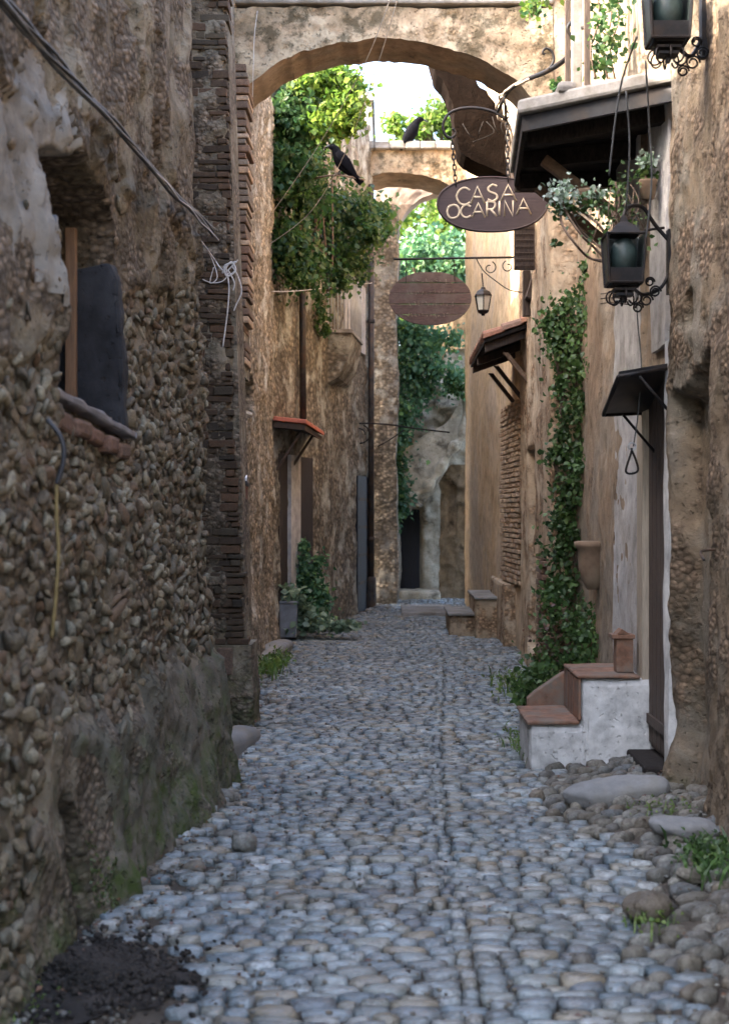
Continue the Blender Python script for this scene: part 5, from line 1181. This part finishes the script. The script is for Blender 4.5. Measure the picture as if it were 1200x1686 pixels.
# boulder
def rock(name, c_, s_, rot, mat, label, seed=0, cat='stone', amp=.12, p=2.6):
    t = thing(name, (c_[0], c_[1], 0), label, cat); V = angular(p, amp, seed, 7, .72, .95, ICO3)*np.array(s_); V = V @ rotm(*rot).T+np.array(c_); o = mk('body', V, ICO3[1], mat, t); q = o.modifiers.new('s', 'SUBSURF'); q.levels = q.render_levels = 2; d_ = o.modifiers.new('wear', 'DISPLACE'); d_.texture = CLD; d_.strength = .035; d_.texture_coords = 'LOCAL'; return t
rock('long_boulder', (P(1012, 1318, 7.95).x, 7.95, float(gz(1.27, 7.95))+.03), (.28, .13, .085), (.10, -.14, -.16), M['boulder'], 'long smooth pale grey boulder lying in front of the tall doorway', 3, 'boulder', .10, 2.7)
rock('loose_rock', (P(398, 1412, 6.9).x, 6.95, float(gz(-.7, 6.9))+.03), (.06, .07, .045), (.1, .1, .3), M['verge'], 'loose tan topped rock lying on the cobbles near the left wall', 8, 'rock')
t = thing('white_kerb_block', (P(390, 1240, 9.4).x, 9.6, 0), 'worn white stone block at the foot of the brick pillar', 'block')
V = pebble(4.5, .06, 12, ICO3)*np.array((.12, .75, .13)); V = V @ rotm(-.08, .05, -.1).T+np.array((-1.07, 9.75, .04)); mk('body', V, ICO3[1], M['boulder'], t)
t = thing('grey_kerb_stone', P(428, 1080, 16), 'pale long kerb stone at the foot of the ochre wall', 'stone')
V = pebble(3.5, .10, 15, ICO3)*np.array((.12, 1.4, .10)); V = V @ rotm(-.02, .1, -.06).T+np.array((-1.32, 16.6, .05)); mk('body', V, ICO3[1], M['boulder'], t)
rock('verge_slab', (1.40, 6.95, .12), (.17, .13, .05), (.1, .15, .4), M['boulder'], 'flat pale slab tilted up against the right wall beside weeds', 21, 'stone')
rock('round_verge_stone', (1.02, 5.75, .06), (.10, .09, .06), (.1, .1, .6), M['verge'], 'larger tan rounded stone among the right verge cobbles', 25, 'stone')
rock('small_verge_stone', (1.27, 6.15, .09), (.085, .05, .03), (.3, .3, .6), M['verge'], 'small pale stone leaning beneath the ferny weeds', 27, 'stone')

# ================================================================== CROWS
def crow(name, pts, rw, rh, feet, wingpts, tailpts, Y, label, eye, beak, perch=None):
    t = thing('crow', feet[0], label, 'bird', 'crows perched over the lane')
    g = G(); g.loft(pts, rw, rh, (0, -1, 0), 14); b = g.build('body', M['crow'], t, True)
    m = b.modifiers.new('s', 'SUBSURF'); m.levels = m.render_levels = 1
    for sy in (-1, 1):
        g = G(); wp = [p+Vector((0, sy*d_, 0)) for p, d_ in wingpts]; n_ = len(wp)
        g.loft(wp, [w_[2] for w_ in [(0, 0, .035), (0, 0, .06), (0, 0, .062), (0, 0, .045), (0, 0, .022), (0, 0, .006)]][:n_], [.008, .016, .018, .014, .008, .004][:n_], (0, -1, 0), 10); g.build('wing', M['crow'], t, True)
    G().loft(tailpts, [.022, .034, .040, .038], [.010, .008, .006, .004], (0, -1, 0), 8).build('tail', M['crow'], t, True)
    G().loft(beak, [.022, .015, .003], [.020, .013, .003], (0, -1, 0), 8).build('beak', M['crow_beak'], t, True)
    G().lathe([(.001, -.005), (.0045, -.002), (.0045, .002), (.001, .005)], eye, 8).build('eye', M['eye'], t, True)
    for f in feet[1:]:
        hip, foot = f; g = G(); kn = (Vector(hip)+Vector(foot))/2+Vector((.008, 0, 0)); g.tube([hip, kn, foot], [.016, .010, .009], 6)
        for a in (-.5, 0, .5): g.tube([foot, Vector(foot)+Vector((.032*math.cos(a), .032*math.sin(a), -.003)), Vector(foot)+Vector((.042*math.cos(a), .042*math.sin(a), -.010))], [.009, .007, .004], 5)
        g.tube([foot, Vector(foot)+Vector((-.025, 0, -.006))], [.005, .002], 5); g.build('leg', M['crow_beak'], t, True)
    return t
Q = lambda a, b: P(a, b-4, Y2-.1)
k_ = (Y2-.1)/FP
crow('c', [Q(698, 201), Q(696, 201), Q(691, 200), Q(686, 204), Q(682, 212), Q(677, 222), Q(671, 232), Q(665, 240), Q(662, 245)], [v*k_*1.12 for v in (1, 3, 5.2, 5, 7.8, 10, 8.8, 4.8, 2)], [v*k_ for v in (1, 3, 5, 5.4, 7, 8.4, 7.6, 4.6, 2)],
     [P(680, 245, Y2-.05), (P(681, 232, Y2-.1), P(681, 239, Y2-.12)), (P(686, 230, Y2-.1), P(689, 237, Y2-.12))],
     [(Q(685, 209), .05), (Q(680, 216), .075), (Q(674, 225), .075), (Q(668, 235), .055), (Q(663, 243), .03), (Q(660, 247), .015)], [Q(668, 236), Q(664, 241), Q(661, 246), Q(658, 250)], Y2,
     'crow standing upright on top of the far arch looking right', P(693, 199, Y2-.16), [Q(693, 201), Q(699, 202), Q(705, 205)])
YC = 17.4
Q = lambda a, b: P(a, b, YC); k_ = YC/FP
crow('c', [Q(540, 242), Q(543, 242), Q(549, 242), Q(553, 246), Q(556, 256), Q(562, 266), Q(570, 275), Q(578, 284), Q(585, 291)], [v*k_*1.15 for v in (1, 3.5, 5.8, 5.8, 8.4, 11, 10, 6.5, 3)], [v*k_ for v in (1, 3.5, 5.8, 5.8, 8, 10, 9, 6, 3)],
     [P(562, 292, YC), (P(562, 276, YC), P(556, 286, YC)), (P(567, 278, YC), P(564, 288, YC))],
     [(Q(556, 251), .05), (Q(562, 260), .072), (Q(570, 270), .072), (Q(578, 281), .05), (Q(587, 292), .03), (Q(592, 298), .015)], [Q(580, 286), Q(586, 292), Q(591, 297), Q(596, 302)], YC,
     'crow leaning forward on a bare twig in front of the green vine looking left', P(547, 240, YC-.05), [Q(547, 241), Q(540, 241), Q(531, 244)])

# ================================================================== VEGETATION
def on_wall(Yv): return float(np.interp(Yv, [18.3, 20.5, 24.6], [-1.47, -1.0, -.30]))
# big vine, left
t = thing('big_green_vine', (-1.2, 19, 0), 'large leafy green vine spilling down over the far left house from the rooftop', 'vine')
cl = []
def cc(a, b, Y, s): cl.append((*P(a, b, Y), s))
for (a, b, s) in ((450, 160, 1), (475, 150, 1.1), (500, 140, 1.1), (470, 190, 1.1), (500, 185, 1.1), (525, 150, 1), (455, 220, 1.1), (485, 230, 1.1), (515, 215, 1.1), (540, 190, .9), (450, 260, 1.0), (478, 270, 1), (505, 260, 1), (515, 275, .8),
                  (455, 300, .9), (480, 310, .8), (515, 320, 1), (545, 335, .9), (570, 345, .9), (595, 348, .8), (520, 355, 1), (550, 360, 1.1), (580, 355, 1), (605, 360, .8), (530, 395, 1), (560, 400, 1.1), (590, 395, .9), (610, 385, .6),
                  (470, 385, .7), (490, 400, .9), (465, 415, .8), (480, 435, 1), (510, 430, 1), (540, 435, .9), (500, 455, .8), (570, 430, .7), (590, 440, .7), (455, 440, .7), (625, 350, .6), (630, 380, .5), (500, 345, .7), (560, 460, .5), (445, 190, .8)):
    cc(a, b, random.uniform(18.0, 19.4) if a < 520 else random.uniform(19.5, 21.5), s)
pos = clumps(cl, 13500, (.23, .32, .23)); leaves('foliage', pos, .09, M['vine'], t, nrm=(.2, -.3, .7), droop=.6)
cl2 = [(*P(a, b, 18.2), s) for a, b, s in ((540, 130, 1), (560, 150, 1.1), (575, 165, .9), (555, 185, 1.1), (572, 190, .9), (535, 205, .9), (556, 208, .7), (525, 135, .9), (580, 140, .7), (500, 128, .8), (583, 200, .4), (550, 120, .8))]
pos = clumps(cl2, 2800, (.19, .3, .18)); leaves('sunny_foliage', pos, .095, M['yellow_leaf'], t, nrm=(0, -.2, .7), droop=.5)
for i in range(9):
    a = random.uniform(460, 560); G().tube(spline([P(a, 480, 19.6), P(a+random.uniform(-15, 15), 400, 19.4), P(a+random.uniform(-20, 20), 300, 19.4), P(a+random.uniform(-20, 20), 180, 19.5)], 5), .014, 5).build('stem', M['bark'], t, True)
G().tube(spline([P(500, 300, 18.6), P(530, 291, 17.8), P(560, 289, 17.4), P(600, 296, 17.4)], 5), .012, 6).build('twig', M['bark'], t, True)
pos = clumps([(*P(a, b, 20.5), s) for a, b, s in ((520, 505, 1), (530, 525, .9), (512, 540, .7), (525, 490, .7), (536, 545, .5))], 500, (.12, .2, .13)); leaves('hanging_foliage', pos, .07, M['vine'], t)
# ivy right
t = thing('climbing_ivy', (1.5, 12.5, 0), 'dark ivy climbing the ochre corner wall from the ground up behind the white steps', 'ivy')
cl = []
for (a, b, s, y_) in ((985, 470, .6, 12.6), (965, 485, .8, 12.6), (940, 505, .9, 12.7), (915, 520, .7, 12.8), (950, 530, 1, 12.7), (975, 520, .9, 12.4), (925, 545, .8, 12.8), (905, 540, .6, 12.8), (960, 560, 1, 12.6), (930, 575, .9, 12.8), (980, 555, .7, 12.3), (915, 565, .7, 12.8),
                      (945, 600, 1, 12.7), (965, 610, .9, 12.5), (930, 630, .7, 12.8), (950, 650, .9, 12.7), (965, 665, .8, 12.5), (935, 680, .8, 12.8), (955, 700, .9, 12.7), (925, 715, .6, 12.8), (950, 735, .9, 12.7), (935, 760, .9, 12.8), (910, 745, .6, 12.8), (960, 760, .7, 12.5),
                      (945, 790, .9, 12.7), (925, 805, .7, 12.8), (955, 820, .7, 12.6), (935, 840, .8, 12.8), (920, 865, .7, 12.8), (945, 870, .8, 12.7), (930, 900, .8, 12.8), (910, 915, .7, 12.8), (925, 940, .9, 12.8), (905, 960, .8, 12.8), (935, 970, .8, 12.7),
                      (900, 990, .8, 12.7), (920, 1000, .9, 12.6), (950, 1010, .9, 12.3), (975, 1020, 1.1, 12.0), (985, 1050, 1.1, 11.8), (960, 1050, 1.1, 12.0), (935, 1040, .9, 12.4), (905, 1030, .8, 12.6), (910, 1060, .9, 12.5), (975, 1080, 1.1, 11.7), (945, 1085, 1, 12.0), (915, 1090, .8, 12.3), (990, 1030, .8, 11.8),
                      (985, 600, .5, 12.2), (890, 1085, .7, 12.4), (900, 1110, .8, 12.0), (880, 1130, .6, 11.9), (975, 440, .4, 12.4)):
    for r in range(2): cl.append((*(P(a+random.uniform(-9, 9), b+random.uniform(-9, 9), y_)), s*random.uniform(.7, 1.1)))
pos = clumps(cl, 5600, (.13, .14, .15)); leaves('foliage', pos, .052, M['ivy'], t, nrm=(-.3, -.8, .4), droop=.6, six=True)
for i in range(8):
    a = random.uniform(925, 965); pts = [P(a+random.uniform(-18, 18), b, 12.85) for b in range(1120, 470, -90)]; G().tube(spline(pts, 5), .012, 5).build('stem', M['bark'], t, True)
pos = clumps([(*P(a, b, 12.35), 1) for a, b in ((915, 1050), (930, 1075), (925, 1100), (945, 1030), (905, 1075), (950, 1090))], 500, (.13, .12, .16)); leaves('dead_leaves', pos, .04, M['dryleaf'], t, six=True)
# spur of ivy at the step edge
t = thing('step_ivy', P(870, 1160, 10.6), 'small dark ivy tuft at the left corner of the white steps', 'ivy')
pos = clumps([(*P(a, b, 10.7), s) for a, b, s in ((862, 1130, 1), (866, 1155, .9), (870, 1115, .8), (885, 1110, .8), (858, 1150, .7), (900, 1100, .7))], 260, (.07, .1, .09)); leaves('foliage', pos, .055, M['ivy'], t, nrm=(-.3, -.6, .6), six=True)
# far ivy
t = thing('far_blue_ivy', P(690, 850, 26.5), 'blue green ivy hanging over the rock beside the small far door', 'ivy')
cl = [(*P(a+random.uniform(-5, 5), b+random.uniform(-5, 5), 25.7), s) for a, b, s in ((650, 460, .9), (650, 500, 1), (648, 545, 1), (665, 575, 1), (690, 560, .8), (655, 600, 1), (680, 600, 1.1), (700, 590, 1), (720, 610, .9), (745, 632, .8), (755, 625, .7), (670, 630, 1.1), (695, 625, 1), (660, 655, 1),
      (680, 660, 1), (668, 690, .9), (655, 680, .8), (650, 720, .8), (655, 750, .9), (652, 780, .9), (650, 805, .9), (655, 830, .8), (645, 845, .7), (700, 545, .8), (725, 560, .7), (640, 640, .6), (662, 715, .6), (705, 645, .7), (670, 540, .8), (740, 560, .6))]
pos = clumps(cl, 5600, (.24, .18, .26)); leaves('foliage', pos, .10, M['ivy_blue'], t, nrm=(0, -.9, .4), droop=.7)
cl = [(*P(a, b, 25.6), s) for a, b, s in ((645, 790, .8), (648, 815, .9), (652, 770, .6), (745, 635, .6), (755, 640, .6), (640, 560, .6), (645, 600, .6))]; pos = clumps(cl, 900, (.18, .12, .2)); leaves('green_foliage', pos, .09, M['vine'], t, nrm=(0, -.9, .4), droop=.7)
# background trees
def tree(name, label, base, cl, n, size, mat, sig, trunk=True):
    t = thing(name, base, label, 'tree', 'trees beyond the arches')
    b = Vector(base); top = Vector(np.mean(np.array(cl)[:, :3], axis=0))
    if trunk:
        G().tube(spline([b, b.lerp(top, .5)+Vector((.2, 0, 0)), top], 6), [.22-.009*i for i in range(13)], 8).build('trunk', M['bark'], t, True)
        for c_ in cl[::3]: G().tube(spline([b.lerp(top, .55), (b.lerp(top, .7)+Vector(c_[:3]))/2, Vector(c_[:3])], 4), [.08-.007*i for i in range(9)], 6).build('limb', M['bark'], t, True)
    leaves('crown', clumps(cl, n, sig), size, mat, t, nrm=(0, -.2, .8), droop=.4); return t
cl = [(*P(random.uniform(640, 770), random.uniform(330, 540), 31+random.uniform(0, 2)), random.uniform(.7, 1.1)) for _ in range(34)]
tree('sunny_tree', 'sunny yellow green tree filling the opening under the far arches', (1.2, 32, 0), cl, 6500, .15, M['yellow_leaf'], (.45, .6, .42))
cl = [(*P(random.uniform(650, 770), random.uniform(400, 560), 29.6+random.uniform(0, 1)), random.uniform(.7, 1.1)) for _ in range(18)]
tree('bluish_tree', 'bluish green bush below the sunny tree, behind the worn oval sign', (.9, 30, 0), cl, 4200, .13, M['ivy_blue'], (.36, .4, .32))
cl = [(*P(a, b, 33), s) for a, b, s in ((700, 205, 1), (720, 195, 1), (735, 210, 1), (690, 222, .8), (655, 218, .8), (650, 200, .5), (730, 180, .7), (745, 225, 1))]
tree('tall_pale_tree', 'light green treetop showing above the far arch beside the standing crow', (1.6, 33.5, 0), cl, 1500, .15, M['yellow_leaf'], (.32, .4, .3))
# pale house behind
h = thing('pale_background_house', (-2, 38, 0), 'pale sunlit house far behind the vine above the far arch', 'house')
g = G(); g.box((-6, 38, 0), (PXx(612, 38), 44, 12.4)); g.build('wall', M['pale_house'], h); g = G(); g.box((-6.2, 37.8, 12.4), (PXx(616, 38), 44, 12.6)); g.build('eaves', M['slab_pale'], h)
for k in range(3): g = G(); g.box((-4.5+k*1.3, 37.97, 8.2), (-3.8+k*1.3, 37.995, 9.6)); g.build('window', M['blue_door'], h)

# plants at the foot of the left far house
t = thing('planter', P(473, 1025, 18.6), 'square grey stone planter with pale leaves at the foot of the far left house', 'planter')
a, b = P(455, 1030, 18.6), P(490, 994, 18.6); g = G(); g.hexa([(a.x+.02, 18.6, .05), (b.x-.02, 18.6, .05), (b.x-.02, 18.86, .05), (a.x+.02, 18.86, .05)], [(a.x, 18.58, b.z), (b.x, 18.58, b.z), (b.x, 18.88, b.z), (a.x, 18.88, b.z)]); g.build('pot', M['pot_grey'], t, bevel=.012)
g = G(); g.box((a.x-.015, 18.565, b.z+.002), (b.x+.015, 18.895, b.z+.035)); g.build('rim', M['pot_grey'], t, bevel=.01)
pos = clumps([(*P(x_, y_, 18.7), s) for x_, y_, s in ((465, 985, 1), (480, 978, 1), (490, 985, .9), (472, 972, .8))], 200, (.12, .14, .06)); leaves('leaves', pos, .085, M['pale_leaf'], t, nrm=(0, -.3, 1), droop=.2, six=True)
t = thing('hosta_clump', P(520, 1038, 18.6), 'low spreading clump of pale green leaves on the lane beside the grey planter', 'plant')
pos = clumps([(*P(x_, y_, 18.9), s) for x_, y_, s in ((495, 1028, 1), (515, 1030, 1.1), (540, 1032, 1.1), (560, 1032, .9), (578, 1030, .6), (505, 1015, .8), (500, 1000, .8), (490, 1030, .8), (530, 1022, .8))], 620, (.13, .2, .06)); leaves('leaves', pos, .105, M['pale_leaf'], t, nrm=(0, -.3, 1), droop=.2, six=True)
t = thing('dark_shrub', P(512, 1010, 19.4), 'dark blue green shrub growing against the doorway under the red canopy', 'shrub')
pos = clumps([(*P(x_, y_, 19.3), s) for x_, y_, s in ((500, 930, .7), (515, 945, .9), (505, 970, 1), (525, 975, 1), (515, 1000, 1.1), (530, 1000, .9), (495, 955, .7), (500, 900, .4), (525, 925, .4), (485, 960, .5))], 1500, (.14, .16, .16)); leaves('leaves', pos, .07, M['ivy_blue'], t, nrm=(0, -.4, .6), droop=.5, six=True)
# weeds
def weed(nm, label, c_, n, sp, h, mat=None):
    t = thing(nm, c_, label, 'weeds'); c_ = Vector(c_)
    V = []; F = []
    for i in range(n):
        b = c_+Vector((random.gauss(0, sp[0]), random.gauss(0, sp[1]), -.02)); hh = h*random.uniform(.4, 1.2); a = random.uniform(0, 2*PI); d_ = Vector((math.cos(a), math.sin(a), 0)); w_ = d_.orthogonal().normalized()*hh*.06+Vector((.001, .001, 0))
        m_ = b+d_*hh*.18+Vector((0, 0, hh*.6)); tp = b+d_*hh*.6+Vector((0, 0, hh)); k = len(V); V += [b-w_, b+w_, m_+w_*1.3, m_-w_*1.3, tp]; F += [(k, k+1, k+2, k+3), (k+3, k+2, k+4)]
    o = mk('blades', V, F, mat or M['weed'], t, False); o['kind'] = 'stuff'
    pos = np.array([c_[:]])+rng.normal(size=(n*2, 3))*np.array((sp[0], sp[1], h*.25))+np.array((0, 0, h*.35)); leaves('leaves', pos, h*.28, mat or M['weed'], t, nrm=(0, -.3, .8), six=True); return t
weed('yellow_weeds', 'bright yellow green weeds on the lane below the ochre left wall', (PXx(448, 15.5), 15.3, .02), 150, (.09, .5, 0), .16)
weed('weeds', 'green ferny weeds at the foot of the nearest right wall', (1.40, 6.3, .10), 150, (.07, .17, 0), .11, M['ivy'])
weed('weeds', 'thin weeds around the long grey boulder', (1.42, 7.45, .10), 40, (.10, .12, 0), .06)
weed('weeds', 'low weeds in the bottom left corner by the wall foot', (-1.10, 4.66, .04), 45, (.06, .12, 0), .05)
weed('weeds', 'weeds at the base of the ivy beside the lane', (PXx(858, 13), 13.4, .03), 120, (.12, .5, 0), .13)
weed('weeds', 'small weeds between cobbles left of the white steps', (PXx(850, 10.4), 10.2, .02), 60, (.05, .3, 0), .08)
weed('weeds', 'tuft of grass in the lower right verge beside a hollow', (1.0, 5.6, .04), 40, (.05, .1, 0), .06)
# fallen leaves
V = []; pos = []
for i in range(1100):
    yy = random.uniform(4.6, 15); side = random.random(); xx = float(XL(yy))+.05+abs(random.gauss(0, .35)) if side < .5 else (random.uniform(-.8, 1.3) if side < .7 else float(XR(yy))-.05-abs(random.gauss(0, .3))); pos.append((xx, yy, float(gz(xx, yy))+.022))
t = leaves('fallen_leaves', pos, .022, M['dryleaf'], street, nrm=(0, 0, 3), droop=0)
# moss tufts along the left wall foot
pos = []
for i in range(5200):
    yy = random.uniform(5.5, 8.65); f = random.random(); pos.append((plx(yy)+.075+.02*f, yy, abs(random.gauss(0, .14))+.02))
pos = np.array(pos); keep = fbm(pos[:, 1]*3, pos[:, 2]*3, 0, 3, 77) > .0; pos = pos[keep]
hh = hfA(0, pos[:, 2], 0, pos[:, 1]); pos[:, 0] = np.interp(pos[:, 1], [1, 4.6, 8.7], [-1.30, -1.20, -.97])+hh-LEAN*pos[:, 2]+.004
leaves('moss', pos, .016, mat_leaf('moss', [(.05, .075, .02), (.075, .10, .03), (.04, .055, .02)], .2), hl, nrm=(1, 0, .3), droop=.2)

# ================================================================== thin wires
def wire(label, pts, r=.004, mat='rope', nm='overhead_wire'):
    t = thing(nm, pts[-1], label, 'wire'); G().tube(spline(pts, 8), r, 5).build('strand', M[mat], t, True)
wire('left of two pale wires slanting from the top edge down to the ochre wall', [P(652, -30, 12.0), P(600, 105, 13.0), P(522, 243, 15.4), P(440, 362, 17.2)])
wire('right of two pale wires slanting across the crow down to the ochre wall', [P(662, -30, 12.0), P(622, 105, 13.2), P(565, 258, 15.2), P(510, 350, 16.2), P(440, 405, 17.2)])
wire('pale wire strung level in front of the far left house', [P(448, 480, 17.0), P(500, 478, 18.2), P(612, 466, 22.0)], .005)
wire('thin pale wire hanging down beside the left foot of the wide arch', [P(424, 18, 12.9), P(419, 60, 12.85), P(417, 120, 12.85), P(416, 160, 12.9)], .003)
# far scroll bracket on the drain pipe
t = thing('far_scroll_bracket', P(611, 700, 23.9), 'thin iron hanging bracket with a curl fixed by the drain pipe', 'bracket')
G().tube(spline([P(576, 699, 23.6), P(600, 697, 23.7), P(640, 699, 23.8), P(680, 705, 23.9), P(740, 712, 24.0)], 4), .013, 5).build('rod', M['iron'], t, True)
pts = [P(592+18*(1-i/50)*math.cos(i*.3-1.2), 716+17*(1-i/50)*math.sin(i*.3-1.2), 23.6) for i in range(26)]; G().tube(pts, .011, 5).build('scroll', M['iron'], t, True)
for k in range(1): G().tube(spline([P(622, 735, 23.8), P(640, 725, 23.8), P(665, 708, 23.85)], 4), .01, 5).build('strut', M['iron'], t, True)
